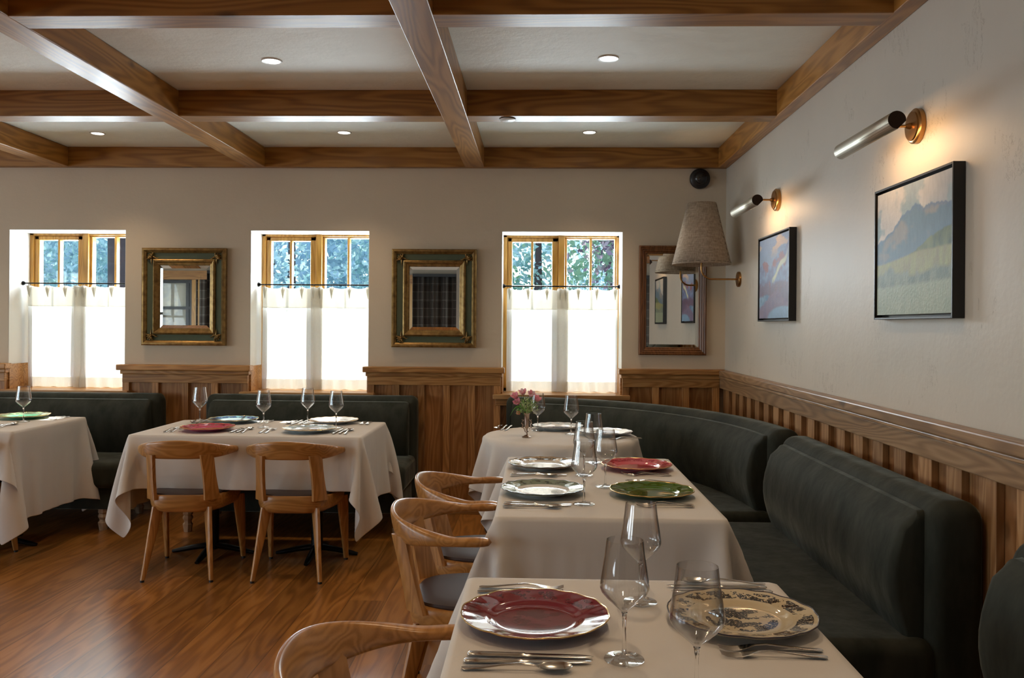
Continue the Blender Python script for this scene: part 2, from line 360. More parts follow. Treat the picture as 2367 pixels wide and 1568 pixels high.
# windows with golden wood frames, cafe curtains and rods
def window(cx, idx, where):
    t = thing('window_%d' % idx, 'window '+where, 'window', (cx, YG, ZS)); del t['category']; struct(t)
    h = ZH-ZS; fr = MB()
    def bar(x0, x1, z0, z1, y0=-.03, y1=.06): fr.box(x0, x1, y0, y1, z0, z1)
    bar(-HW, -HW+.033, 0, h); bar(HW-.024, HW, 0, h); bar(-HW, HW, h-.02, h); bar(-HW, HW, 0, .03)
    bar(-.020, .028, 0, h, -.045)
    obj('frame', fr, W_WIN, t, smooth=False, bevel=.004)
    for nm, a, b, top, mz in (('sash', -HW+.033, -.020, h-.02, 1), ('fixed_sash', .028, HW-.024, h-.02, 0)):
        s = MB(); wd = .038 if mz else .018; tw = .034 if mz else .010
        s.box(a, a+wd, -.015, .045, .03, top); s.box(b-(.05 if mz else .012), b, -.015, .045, .03, top)
        s.box(a, b, -.015, .045, top-tw, top); s.box(a, b, -.015, .045, .03, .07);
        gx = (a+wd+b-(.05 if mz else .012))/2
        so = obj(nm, s, W_WIN, t, smooth=False, bevel=.006)
        obj('muntin', MB().box(gx-.009, gx+.009, -.012, .04, .76, top-tw), W_WIN, so, smooth=False, bevel=.003)
        obj('pane', MB().box(a+wd-.01, b-.02, .018, .022, .08, top-.01), PANE, so, smooth=False)
    cheeks = MB().box(-HW, -HW+.004, -YG+D+.001, -.03, .19, h).box(HW-.004, HW, -YG+D+.001, -.03, .19, h).box(-HW+.004, HW-.004, -YG+D+.001, -.03, h-.004, h)
    obj('reveal', cheeks, PLA_W, t, smooth=False)
    sl = MB().box(-HW, HW, -YG+D, -.03, -.035, 0).box(-HW-.055, HW+.055, -YG+D-.075, -YG+D, -.035, 0)
    obj('window_sill', sl, W_SILL, t, smooth=False, bevel=.004)
    obj('apron', MB().box(-HW-.035, HW+.035, -YG+D-.045, -YG+D-.016, -.085, -.035), W_RAIL_X, t, smooth=False, bevel=.003)
    # rod
    yr, zr = 6.50, 1.708
    r = thing('curtain_rod', 'thin black curtain rod across the '+where, 'curtain rod', (cx, yr, zr))
    obj('rod', MB().tube([(-HW+.006, 0, 0), (HW-.006, 0, 0)], .0055, 10), BLACK, r)
    for sx in (-1, 1): obj('bracket', MB().lathe([(0, 0), (.017, 0), (.017, sx*-.006), (.009, sx*-.02), (0, sx*-.02)], 16, (sx*(HW-.004), 0, 0), axis='X'), BLACK, r)
    for side, (a, b) in (('left', (-HW+.035, .055)), ('right', (-.03, HW-.02))):
        ct = thing('cafe_curtain', '%s half of the sheer white cafe curtain in the %s' % (side, where), 'curtain', (cx, yr, ZS))
        yo = -.006 if side == 'right' else .012
        np_, L = 4, zr-ZS-.022
        pl = [lerp(a+.02, b-.02, (k+.0)/(np_-1)) for k in range(np_)]
        ph = RS.rand()*6
        def P(u, v, y0=0):
            x = lerp(a, b, u); z = L*v
            d = min((abs(x-p), p) for p in pl); near = d[0]
            topk = sst(.62, 1.0, v)
            yy = .006*math.sin(u*19+ph)+.010*math.sin(u*31+ph*2+v*1.5)*(1-.5*v)
            # pinch pleats: fabric folds back sharply at each ring
            pinch = math.exp(-(near/.013)**2)
            yy += -topk*.010*math.cos(PI*min(1, near/.058))
            zz = z-(1-math.exp(-(near/.03)**2))*.012*sst(.93, 1, v)-.004*math.sin(u*23+ph)*sst(.1, 0, v)
            yy += .012*sst(.22, 0, v)*math.sin(u*25+ph)
            return (x, yo+y0+yy, max(.004, zz+.004))
        nu, nv = 64, 26; m = MB()
        m.loft([[P(i/nu, j/nv) for i in range(nu+1)] for j in range(nv+1)], cap=False, closed=False)
        obj('sheet', m, CURTAIN, ct)
        m = MB(); m.loft([[P(i/nu, .105*j/4, .0035) for i in range(nu+1)] for j in range(5)], cap=False, closed=False)
        obj('hem', m, CURTAIN, ct)
        m = MB(); m.loft([[P(i/nu, .80+.20*j/5, .003) for i in range(nu+1)] for j in range(6)], cap=False, closed=False)
        obj('header', m, CURTAIN, ct)
        for p in pl:      # pinch pleats, wide under the ring and running out below
            u = (p-a)/(b-a); m = MB()
            for q in (-.007, 0, .007):
                rows = []
                for j in range(8):
                    v = 1-.0-.115*j/7; c = P(min(1, max(0, u)), v); k_ = 1-(j/7)**1.5
                    w_ = .0085*k_*(.55+.45*math.sin(PI*min(1, .35+j/7))); rows.append([(c[0]+q*k_-w_, c[1]-.001, c[2]), (c[0]+q*k_*1.6, c[1]-.004-.020*k_, c[2]), (c[0]+q*k_+w_, c[1]-.001, c[2])])
                m.loft(rows, cap=False, closed=False)
            obj('pleat', m, CURTAIN, ct)
        for p in pl:
            rg = MB(); rg.loft([[(p+math.cos(q)*0+.0014*math.sin(s_), (.0125+.0014*math.cos(s_))*math.sin(q), zr-ZS-.010+(.0125+.0014*math.cos(s_))*math.cos(q)) for s_ in [k*PI/3 for k in range(6)]] for q in [k*PI/8 for k in range(16)]], loop=True)
            obj('ring', rg, BLACK, ct)
places = {1: 'window at the left edge', 2: 'middle window', 3: 'right window beside the corner', 4: 'window further left out of frame', 5: 'farthest left window'}
for x, i in WIN: window(x, i, places[i])

# doors and panes on the left wall, only seen in reflections
for i, (a, b) in enumerate(LEFT_WIN):
    t = thing('window_%d' % (6+i), 'side window %s' % ('near the entrance', 'in the middle', 'by the dining tables')[i], 'window', (XL-.15, 0, 0)); del t['category']; struct(t)
    fr = MB()
    for k in range(4): yy = lerp(a, b, k/3); fr.box(-.03, .03, yy-.025, yy+.025, .7, 2.4)
    for z in (.7, 1.55, 2.35): fr.box(-.028, .028, a, b, z, z+.05)
    obj('frame', fr, BLACKF, t, smooth=False); obj('pane', MB().box(-.003, .003, a, b, .7, 2.4), PANE, t, smooth=False)

# ------------------------------------------------------------------ rear of the room (seen in the mirrors)
def plaid():
    N = NT('plaid_wool_curtain'); tc = N.n('TexCoord').outputs['Object']; sep = N.n('SeparateXYZ', i_0=tc)
    uv = N.n('Attribute', attribute_name='along').outputs['Fac']
    def lines(c, per, wd): f = N.math('FRACT', N.math('DIVIDE', c, per)); return N.math('LESS_THAN', f, wd)
    g = N.math('MAXIMUM', lines(uv, .17, .06), lines(sep.outputs[2], .17, .06)); g2 = N.math('MAXIMUM', lines(uv, .34, .4), lines(sep.outputs[2], .34, .4))
    c = N.mix(g2, (.10, .09, .075), (.075, .062, .052)); c = N.mix(N.math('MULTIPLY', g, .6), c, (.35, .32, .27)); N.set(Base_Color=c, Roughness=.9); return N.m
PLAID = plaid()
def plaid_curtain(x0, x1, label):
    n = int((x1-x0)/.012); al = []; s = 0; pts = []
    for i in range(n+1):
        x = lerp(x0, x1, i/n); y = .04*math.sin(x*26)+.02*math.sin(x*61+1)
        if pts: s += math.hypot(x-pts[-1][0], y-pts[-1][1])
        pts.append((x, y)); al.append(s)
    m = MB(); m.loft([[(px-x0, py, z) for px, py in pts] for z in (0, .8, 1.6, 2.35)], cap=False, closed=False)
    o = obj('plaid_curtain', m, PLAID, solid=.004); o.location = (x0, YF+.16, .05)
    at = o.data.attributes.new('along', 'FLOAT', 'POINT'); at.data.foreach_set('value', (al*4)[:len(o.data.vertices)])
    tag(o, label, 'curtain')
plaid_curtain(-4.6, -.1, 'brown plaid curtain on the rear wall, seen in the middle mirror')
plaid_curtain(-7.1, -6.5, 'narrow plaid curtain beside the steel door, seen in the left mirror')
trim(MB().box(-4.7, 0, YF+.02, YF+.26, 2.40, 2.46), BLACKF, 'dark curtain pelmet on the rear wall', smooth=False)
t = thing('door_1', 'black steel framed glass door at the rear', 'door', (-7.9, YF+.06, 0)); del t['category']; struct(t)
fr = MB()
for x in (-.68, -.6, .0, .02, .6, .68): fr.box(x-.035, x+.035, -.03, .03, 0, 2.3)
for z in (0, 1.0, 1.7, 2.25): fr.box(-.7, .7, -.028, .028, z, z+.06)
obj('frame', fr, BLACKF, t, smooth=False); obj('pane', MB().box(-.68, .68, -.004, .004, .05, 2.28), PANE, t, smooth=False)
trim(MB().box(-7.2, -6.95, YF, YF+.12, 0, 2.45).box(-6.5, -6.2, YF, YF+.12, 0, 2.45), W_WIN, 'tall wooden posts at the rear wall', smooth=False)
trim(MB().box(XL, -6.1, YF, YF+.2, 2.32, 2.5), W_BEAM_X, 'wooden header over the steel door', smooth=False)

# ------------------------------------------------------------------ recessed lights, disc, camera dome
def downlight(x, y, label, grp=None, power=25):
    t = thing('recessed_downlight', label, 'ceiling light', (x, y, ZC), 0, grp)
    obj('trim_ring', MB().lathe([(.041, .0), (.041, -.004), (.050, -.005), (.052, 0)], 36), WHITEP, t)
    obj('lens', MB().lathe([(0, -.002), (.041, -.002)], 36), LED, t)
    l = lamp('downlight_beam', 'SPOT', (0, 0, -.03), power, (1, .73, .46), (0, 0, -1), spot_size=math.radians(100 if y > 5.5 else 118), spot_blend=1.0, shadow_soft_size=.045); l.parent = t
DL = [(-1.345, 4.22, 'recessed downlight nearest the camera, left of the long middle beam'), (.336, 4.19, 'recessed downlight nearest the camera, right of the long middle beam'),
      (-3.078, 5.82, 'leftmost small recessed downlight near the window wall'), (-1.342, 5.79, 'middle small recessed downlight near the window wall'), (.34, 5.78, 'recessed downlight above the round table')]
for x, y, l in DL: downlight(x, y, l, 'recessed ceiling downlights')
for x, cn in ((-4.7, 'far left'), (-3.08, 'left'), (-1.345, 'middle'), (.336, 'right')):
    for y, rn in ((2.62, 'just before'), (1.05, 'above'), (-.5, 'close behind'), (-2.1, 'well behind')): downlight(x, y, 'recessed downlight outside the photo, %s column, %s the camera position' % (cn, rn), 'downlights outside the photo')
for x, y, l in ((-4.7, 5.8, 'by the window wall'), (-4.7, 4.2, 'one bay in from the window wall'), (-3.08, 4.2, 'beside the left frame edge')): downlight(x, y, 'recessed downlight beyond the left side of the photo, '+l, 'downlights outside the photo')
t = thing('smoke_detector', 'flat round white detector disc on the underside of a cross beam', 'detector', (-.181, 4.81, ZB-.001))
obj('housing', MB().lathe([(0, -.012), (.035, -.011), (.044, -.006), (.046, 0), (0, 0)], 32), WHITEP, t)
obj('painted_gap_shade', MB().lathe([(.040, -.0), (.047, 0), (.047, -.003), (.040, -.003)], 32), BLACKF, t)  # solid black ring painted in as the shade around the disc
t = thing('security_camera', 'round black dome camera high in the corner under the beam', 'camera', (1.19, D-.001, 2.502))
obj('base', MB().lathe([(0, 0), (.074, 0), (.076, -.012), (.072, -.03), (.055, -.042), (0, -.042)], 40, axis='Y'), BLACKF, t)
obj('dome', MB().lathe([(.052, -.04)]+[(.05*math.cos(a), -.042-.035*math.sin(a)) for a in [k*PI/16 for k in range(1, 8)]]+[(.0, -.077)], 32, axis='Y'), plain('glossy_dome', (.015, .015, .017), .04), t)
obj('lens', MB().lathe([(0, 0), (.014, 0), (.012, -.008), (0, -.01)], 20, (-.018, -.068, -.006), axis='Y'), plain('dark_lens', (.01, .01, .012), .02, Coat_Weight=1.0), t)

# ------------------------------------------------------------------ mirrors
def frame_profile(mb, W, H, prof, y0=0):
    """mitred frame: prof = list of (inset from the outer edge, depth toward the room)"""
    rings = []
    for i, d in prof: rings.append([(-W/2+i, -d, i), (W/2-i, -d, i), (W/2-i, -d, H-i), (-W/2+i, -d, H-i)])
    mb.loft(rings, cap=False); return mb
def mirror_glass(t, W, H, i, d):
    m = MB(); frame_profile(m, W, H, [(i-.004, d-.003), (i+.022, d+.001)], 0)
    m.add([(-W/2+i+.022, -d-.001, i+.022), (W/2-i-.022, -d-.001, i+.022), (W/2-i-.022, -d-.001, H-i-.022), (-W/2+i+.022, -d-.001, H-i-.022)], [(0, 1, 2, 3)])
    obj('mirror_glass', m, MIRROR, t, smooth=False)
def gilt_mirror(x0, x1, z0, z1, label):
    W, H = x1-x0, z1-z0; t = thing('wall_mirror', label, 'mirror', ((x0+x1)/2, D-.001, z0), 0, 'gilt mirrors between the windows')
    obj('outer_molding', frame_profile(MB(), W, H, [(0, 0), (0, .035), (.008, .043), (.018, .045), (.026, .036), (.034, .03), (.038, .022)]), GILT, t, angle=25)
    obj('painted_band', frame_profile(MB(), W, H, [(.036, .022), (.082, .018)]), SAGE, t, smooth=False)
    obj('inner_molding', frame_profile(MB(), W, H, [(.08, .017), (.084, .03), (.094, .036), (.104, .032), (.112, .022), (.124, .018), (.13, .008)]), GILT, t, angle=25)
    m = MB()
    for k in range(60):   # beads along the inner molding
        u = k/60
        for s in (0, 1):
            a = lerp(.1, W-.1, u)-W/2; m.lathe([(0, -.003), (.0035, 0), (0, .003)], 6, (a, -.036, .094 if s else H-.094))
            b = lerp(.1, H-.1, u); m.lathe([(0, -.003), (.0035, 0), (0, .003)], 6, ((-W/2+.094)*(1 if s else -1), -.036, b))
    obj('bead_row', m, GILT, t)
    for sx in (-1, 1):
        for top in (0, 1):
            m = MB(); cx, cz = sx*(W/2-.072), (H-.072 if top else .072); sz = 1 if top else -1
            for q in range(5):      # acanthus corner: curled leaves
                a = PI/4+(q-2)*.55; dx, dz = sx*math.cos(a), sz*math.sin(a)
                L = .034 if q in (0, 4) else .028
                pts = [(cx-dx*.012*0+dx*L*s-sx*.0, -.026-.012*math.sin(PI*s), cz+dz*L*s) for s in (0, .3, .6, .85, 1)]
                m.tube(pts, [.006, .0085, .008, .006, .003], 8)
                m.lathe([(0, -.006), (.005, -.003), (.006, 0), (.005, .003), (0, .006)], 8, (cx+dx*L, -.03, cz+dz*L))
            for ax in (0, 1):       # scroll tails along the frame
                pts = [(cx-(sx*.05*s if ax else 0), -.024-.006*math.sin(PI*s), cz-(0 if ax else sz*.05*s)+(.008*math.sin(6*s) if ax else 0)) for s in (0, .25, .5, .75, 1)]
                m.tube(pts, [.008, .007, .005, .004, .002], 8)
            m.lathe([(0, -.01), (.008, -.006), (.011, 0), (.008, .006), (0, .01)], 10, (cx, -.032, cz))
            obj('corner_ornament', m, GILT, t)
    mirror_glass(t, W, H, .13, .01)
gilt_mirror(-2.985, -2.345, 1.237, 1.970, 'gilt and sage framed mirror between the left and middle windows')
gilt_mirror(-1.093, -.459, 1.237, 1.970, 'gilt and sage framed mirror reflecting a plaid curtain')
t = thing('wall_mirror', 'tall brown wooden framed mirror half hidden by the lampshade', 'mirror', (.994, D-.001, 1.195)); W, H = .497, .81
obj('frame', frame_profile(MB(), W, H, [(0, 0), (0, .03), (.01, .034), (.016, .028), (.022, .03), (.03, .024), (.036, .026), (.046, .018), (.052, .019), (.058, .008)]), W_MIR, t, angle=25)
mirror_glass(t, W, H, .057, .01)

# ------------------------------------------------------------------ paintings
def fbm(x, y, z=0, o=5): return noise.fractal(Vector((x, y, z)), 1.0, 2.0, o)
def mixc(a, b, t): t = max(0, min(1, t)); return tuple(a[i]+(b[i]-a[i])*t for i in range(3))
def srgb(r, g, b): return tuple(((c/255)/12.92 if c/255 < .04045 else ((c/255+.055)/1.055)**2.4) for c in (r, g, b))
def paint_valley(u, v):   # u left to right, v bottom to top
    n = fbm(u*3, v*3, 1); n2 = fbm(u*14, v*5, 4); st = fbm(u*40, v*9, 2)
    sky_ = mixc(srgb(120, 175, 180), srgb(150, 165, 175), v)
    cl = sst(-.12, .15, fbm(u*3.2+5, v*3.4, 7)+.25*(v-.8)+.1); c = mixc(sky_, mixc(srgb(215, 212, 205), srgb(150, 158, 168), u*.9+.3*n), cl)
    ridge = .60+.20*sst(.0, .5, u)+.03*n2-.02*(u > .75)*(u-.75)*4+.035*math.exp(-((u-.55)/.04)**2)
    mt = mixc(srgb(98, 128, 150), srgb(140, 142, 142), sst(-.1, .35, fbm(u*3+2, v*4, 9)+.25*(v-.62)))
    mt = mixc(mt, srgb(92, 122, 160), sst(.05, .0, ridge-v)*.8)
    c = mixc(c, mt, sst(ridge+.006, ridge-.006, v))
    hill = .44+.17*sst(.35, 1.0, u)+.015*n2
    c = mixc(c, mixc(srgb(70, 92, 70), srgb(120, 135, 90), .5+n2), sst(hill+.01, hill-.01, v)*sst(.3, .5, u))
    fld = .41+.06*sst(0, .8, u)+.012*n
    c = mixc(c, mixc(srgb(165, 170, 115), srgb(150, 150, 110), .5+n2), sst(fld+.015, fld-.01, v))
    tr = .31+.05*max(0, n2)+.05*math.exp(-((u-.2)/.05)**2)+.02*math.sin(u*9)
    c = mixc(c, mixc(srgb(100, 122, 115), srgb(135, 150, 130), .5+n2), sst(tr+.03, tr-.02, v)*.9)
    c = mixc(c, mixc(srgb(172, 182, 155), srgb(150, 165, 140), .5+st), sst(.24+.02*u, .20+.02*u, v))
    return tuple(max(0, .82*x*(1+.10*st+.06*n2)) for x in c)
def paint_peaks(u, v):
    n = fbm(u*4, v*4, 3); n2 = fbm(u*12, v*9, 6); st = fbm(u*34, v*20, 2)
    c = mixc(srgb(150, 175, 200), srgb(105, 130, 175), v); c = mixc(c, srgb(205, 180, 150), sst(.05, .3, fbm(u*2.5, v*7, 8))*sst(.7, .9, v)*.7)
    ridge = .62+.10*abs(math.sin(u*7+.4))+.22*sst(.45, 1.05, u)+.05*n2
    mt = mixc(srgb(100, 105, 150), srgb(120, 145, 185), .5+1.2*n2); mt = mixc(mt, srgb(135, 85, 95), sst(.1, .3, fbm(u*6+4, v*5, 1)))
    c = mixc(c, mt, sst(ridge+.01, ridge-.01, v))
    ln = .42+.62*(u-.4)+.03*n; gl = sst(.055, .02, abs(v-ln-.02*math.sin(u*20)))*sst(.42, .5, u)*sst(1.05, .8, u)
    c = mixc(c, srgb(205, 215, 190), gl*.95)
    c = mixc(c, srgb(110, 85, 110), sst(.47, .40, v+.06*n2)*.85)
    bl = .30-.18*abs(u-.25)+.04*n; c = mixc(c, mixc(srgb(85, 130, 175), srgb(140, 175, 205), .5+n2), sst(bl+.02, bl-.02, v)*.9)
    pk = .22+.1*math.sin(u*5-1.2)+.03*n2; c = mixc(c, mixc(srgb(150, 125, 150), srgb(115, 95, 130), .5+n2), sst(pk+.02, pk-.02, v)*.85)
    r = math.hypot((u-.8)/.5, (v+.02)/.16); c = mixc(c, srgb(135, 170, 205), sst(1.1, .9, r))
    return tuple(max(0, .85*x*(1+.12*st+.08*n2)) for x in c)
PAINT = NT('oil_paint'); PA = PAINT.n('Attribute', attribute_name='paint'); PAINT.set(Base_Color=PA.outputs['Color'], Roughness=.5)
PAINT.bump(PAINT.n('TexNoise', i_Scale=90.0, i_Detail=4.0, i_Vector=PAINT.n('TexCoord').outputs['Object']).outputs[0], .3, .003)
def painting(y0, y1, z0, z1, fn, label):
    W, H = y1-y0, z1-z0; t = thing('framed_painting', label, 'painting', (XR-.001, (y0+y1)/2, z0))
    fr = MB(); T = .008; dp = .040
    fr.box(-dp, 0, -W/2, -W/2+T, 0, H).box(-dp, 0, W/2-T, W/2, 0, H).box(-dp, 0, -W/2+T, W/2-T, 0, T).box(-dp, 0, -W/2+T, W/2-T, H-T, H)
    obj('frame', fr, BLACKF, t, smooth=False, bevel=.0012)
    obj('backing', MB().box(-.010, 0, -W/2+T, W/2-T, T, H-T), BLACKF, t, smooth=False)
    n, g = 150, .018; m = MB(); w2 = W-2*g; h2 = H-2*g
    vs = [(-.034, W/2-g-w2*i/n, g+h2*j/n) for j in range(n+1) for i in range(n+1)]
    fs = [(j*(n+1)+i, j*(n+1)+i+1, (j+1)*(n+1)+i+1, (j+1)*(n+1)+i) for j in range(n) for i in range(n)]
    m.add(vs, fs); o = obj('canvas', m, PAINT.m, t, smooth=False)
    at = o.data.color_attributes.new('paint', 'FLOAT_COLOR', 'POINT')
    cols = [c for j in range(n+1) for i in range(n+1) for c in (*fn(i/n, j/n), 1)]
    at.data.foreach_set('color', cols)
    obj('stretcher', MB().box(-.0335, -.01, -w2/2, w2/2, g, g+h2), plain('canvas_edge', (.5, .47, .4), .8), t, smooth=False)
painting(2.80, 3.445, 1.437, 1.949, paint_valley, 'larger-looking near painting of a green valley under a grey blue mountain')
painting(4.60, 5.245, 1.440, 1.946, paint_peaks, 'farther painting of blue and violet snowy peaks')

# ------------------------------------------------------------------ picture lights and the wall lamp
def mesh_shade():
    N = NT('perforated_nickel'); tc = N.n('TexCoord').outputs['Object']
    vo = N.n('TexVoronoi', i_Vector=tc, i_Scale=230.0, i_Randomness=.0); k = N.math('LESS_THAN', vo.outputs['Distance'], .34)
    N.set(Base_Color=N.mix(k, (.62, .57, .46), (.12, .10, .07)), Metallic=.85, Roughness=.45); N.bump(k, .5, .001); return N.m
PERF = mesh_shade()
def picture_light(y, z, label):
    t = thing('picture_light', label, 'wall light', (XR-.001, y, z), 0, 'brass picture lights')
    obj('backplate', MB().lathe([(0, 0), (.064, 0), (.064, -.016), (.060, -.020), (.054, -.022), (.052, -.027), (.0, -.030)], 44, axis='X'), BRASS, t)
    obj('screw', MB().lathe([(0, 0), (.004, 0), (.003, .003), (0, .003)], 10, (-.01, -.063, -.012), axis='Y'), BRASS, t)
    obj('arm', MB().tube([(-.028, 0, 0), (-.14, 0, 0), (-.17, 0, -.012)], .0058, 12), BRASS, t)
    obj('arm_collar', MB().lathe([(0, -.028), (.012, -.028), (.013, -.034), (.010, -.04), (.008, -.046), (0, -.046)], 18, axis='X'), BRASS, t)
    cx, cz, r, L = -.185, -.040, .030, .26
    a0, a1 = math.radians(-6), math.radians(276)      # opening faces down toward the wall
    rings = []
    for j in range(29):
        a = lerp(a0+PI*.0, a1, j/28); rings.append((cx+r*math.cos(a), cz+r*math.sin(a)))
    m = MB(); m.loft([[(x, yy, zz) for x, zz in rings] for yy in (-L, 0, L)], cap=False, closed=False)
    obj('shade', m, PERF, t, solid=.0015)
    for s in (-1, 1): obj('end_cap', MB().add([(x, s*L, zz) for x, zz in rings], [tuple(range(29))]), BLACKF if 0 else plain('dark_bronze', (.035, .018, .01), .4, .7), t, smooth=False, solid=.002)
    obj('bulb', MB().tube([(cx, -.16, cz), (cx, .16, cz)], .010, 12), BULB, t)
    l = lamp('picture_light_glow', 'AREA', (cx+.016, 0, cz-.014), 1.3, (1, .60, .30), (.78, 0, -.62), shape='RECTANGLE', size=.40, size_y=.03)
    l.rotation_euler = Vector((.78, 0, -.62)).to_track_quat('-Z', 'X').to_euler(); l.parent = t
    d = l.data; d.size, d.size_y = .03, .40
picture_light(3.148, 2.144, 'brass picture light above the near green valley painting')
picture_light(4.962, 2.145, 'brass picture light above the farther snowy peaks painting')
t = thing('wall_sconce', 'brass wall lamp with a conical linen shade in the corner', 'wall lamp', (XR-.001, 5.886, 1.735))
obj('backplate', MB().lathe([(0, 0), (.053, 0), (.053, -.012), (.050, -.016), (.0, -.018)], 40, axis='X'), BRASS, t)
arm = [(-.015, 0, 0), (-.12, 0, 0), (-.19, 0, 0)]+[(-.19-.072*math.sin(a), 0, .072-.072*math.cos(a)) for a in [k*PI/16 for k in range(1, 9)]]+[(-.262, 0, .12), (-.262, 0, .22)]
obj('arm', MB().tube(arm, .0065, 12, up=(0, 1, 0)), BRASS, t)
sh = obj('lamp_shade', MB().lathe([(.200, .099), (.097, .524)], 64, (-.262, 0, 0)), SHADE, t, solid=.002)
DST = plain('dark_stitch', (.03, .02, .015), .8); m = MB(); c0 = Vector((-.262, 0, 0))
for k in range(26):
    a0 = 2*PI*k/26; pts = [c0+Vector((.1985*math.cos(a0+d), .1985*math.sin(a0+d), .113)) for d in (0, .05, .1, .15)]; m.tube(pts, .0011, 5)
for k in range(11):
    z0 = .12+k*.037; pts = []
    for d in (0, .01, .02): z = z0+d; r = lerp(.2, .097, (z-.099)/.425)+.002; pts.append(c0+Vector((r*math.cos(-.55), r*math.sin(-.55), z)))
    m.tube(pts, .0011, 5)
obj('stitching', m, DST, sh)
obj('bulb', MB().lathe([(0, .20), (.012, .205), (.018, .23), (.026, .26), (.022, .29), (.0, .305)], 20, (-.262, 0, 0)), BULB, t)
l = lamp('lamp_glow', 'POINT', (-.262, 0, .27), 5.0, (1, .62, .32), shadow_soft_size=.03); l.parent = t

# ------------------------------------------------------------------ benches
def rr(p0, p1, z0, z1, r, n=5, crown=0):      # rounded rectangle profile (p = distance from the wall, z)
    pts = []
    for cx, cz, a0 in ((p1-r, z1-r, 0), (p0+r, z1-r, PI/2), (p0+r, z0+r, PI), (p1-r, z0+r, 1.5*PI)):
        for k in range(n+1): a = a0+PI/2*k/n; pts.append((cx+r*math.cos(a), cz+r*math.sin(a)))
    if crown:
        out = []
        for p, z in pts: out.append((p, z+(crown*math.sin(PI*(p-p0)/(p1-p0)) if z > (z0+z1)/2 else 0)))
        pts = out
    return pts
P_SHELL = rr(.0, .165, .13, .885, .065, 6)
def cushion_profile():
    pts = []
    for k in range(9): z = lerp(.44, .80, k/8); pts.append((.195+.07*math.sin(PI*(.18+.72*(1-k/8)))**1.2, z))
    pts += [(.195, .828), (.18, .845), (.16, .848), (.14, .84), (.12, .8), (.12, .44)]
    return pts
P_CUSH = cushion_profile()
P_SEAT = rr(.14, .70, .29, .462, .045, 5, crown=.012)
P_BASE = rr(.02, .655, .145, .30, .01, 2)
def sweep(path, nrm, prof, inset=0, rnd=.03):
    """path: list of xy along the wall side, nrm: unit vectors into the room"""
    cz = sum(z for _, z in prof)/len(prof); cp = sum(p for p, _ in prof)/len(prof)
    L = [0]
    for a, b in zip(path, path[1:]): L.append(L[-1]+math.hypot(b[0]-a[0], b[1]-a[1]))
    def at(s):
        s = max(0, min(L[-1], s)); i = 0
        while i < len(L)-2 and L[i+1] < s: i += 1
        t = (s-L[i])/(L[i+1]-L[i]); p = [lerp(path[i][k], path[i+1][k], t) for k in (0, 1)]; n = [lerp(nrm[i][k], nrm[i+1][k], t) for k in (0, 1)]
        return p, n
    ss = []; T = L[-1]
    for k in range(6): a = PI/2*k/5; ss.append((inset+rnd*(1-math.sin(a)) if 0 else inset+rnd*(1-math.cos(a))*1.0, 1-(1-math.sin(a))))
    ss = [(inset+rnd*(1-math.cos(PI/2*k/5)), math.sin(PI/2*k/5)) for k in range(6)]
    body = [inset+rnd+(T-2*inset-2*rnd)*k/40 for k in range(1, 40)]
    seq = ss+[(b, 1) for b in body]+[(T-a, b) for a, b in reversed(ss)]
    wmin = min(max(p for p, _ in prof)-min(p for p, _ in prof), max(z for _, z in prof)-min(z for _, z in prof))
    rings = []
    for s, k in seq:
        p, n = at(s); sh = rnd*(1-k)
        ring = []
        for pp, z in prof:
            dp, dz = pp-cp, z-cz; m = math.hypot(dp, dz) or 1
            hp = (max(q for q, _ in prof)-min(q for q, _ in prof))/2; hz = (max(q for _, q in prof)-min(q for _, q in prof))/2
            q = cp+dp*max(.05, (hp-sh)/hp); zz = cz+dz*max(.05, (hz-sh)/hz)
            ring.append((p[0]+n[0]*q, p[1]+n[1]*q, zz))
        rings.append(ring)
    return MB().loft(rings)
def leg_mesh(h=.15):
    m = MB(); rings = []
    for z, r in ((h, .030), (h*.80, .030), (h*.74, .024), (h*.66, .030), (h*.60, .031), (h*.48, .022), (h*.40, .024), (h*.34, .031), (0, .023)):
        rings.append([(r*math.cos(PI/8+k*PI/4)*1.08, r*math.sin(PI/8+k*PI/4)*1.08, z) for k in range(8)])
    return m.loft(rings)
def bench(name, label, path, nrm, legs, org, inset=.0):
    t = thing(name, label, 'bench', org, 0, 'dark green velvet banquettes')
    loc = lambda q: [(x-org[0], y-org[1]) for x, y in q]
    pth = loc(path)
    obj('base', sweep(pth, nrm, P_BASE, .03, .01), VELVET, t)
    obj('seat', sweep(pth, nrm, P_SEAT, .0, .04), VELVET, t)
    obj('back_shell', sweep(pth, nrm, P_SHELL, .0, .045), VELVET, t)
    obj('back_cushion', sweep(pth, nrm, P_CUSH, .05, .03), VELVET, t)
    for x, y in legs:
        o = obj('leg', leg_mesh(), W_LEG, t, smooth=False, label='bleached carved wooden leg'); o.location = (x-org[0], y-org[1], 0)
def straight(a, b, n, k=8): return [(lerp(a[0], b[0], i/k), lerp(a[1], b[1], i/k)) for i in range(k+1)], [n]*(k+1)
YB = 6.272
p, n = straight((-2.425, YB), (-.875, YB), (0, -1)); bench('velvet_banquette', 'green velvet banquette under the middle window behind the two chairs', p, n, [(-2.35, 5.65), (-.925, 5.61), (-2.35, 6.18), (-.925, 6.18)], (-1.65, 6.0, 0))
p, n = straight((-4.75, YB), (-2.765, YB), (0, -1)); bench('velvet_banquette', 'green velvet banquette at the left edge under the left window', p, n, [(-2.935, 5.66), (-4.6, 5.66), (-2.935, 6.18), (-4.6, 6.18)], (-3.8, 6.0, 0))
XB = 1.342
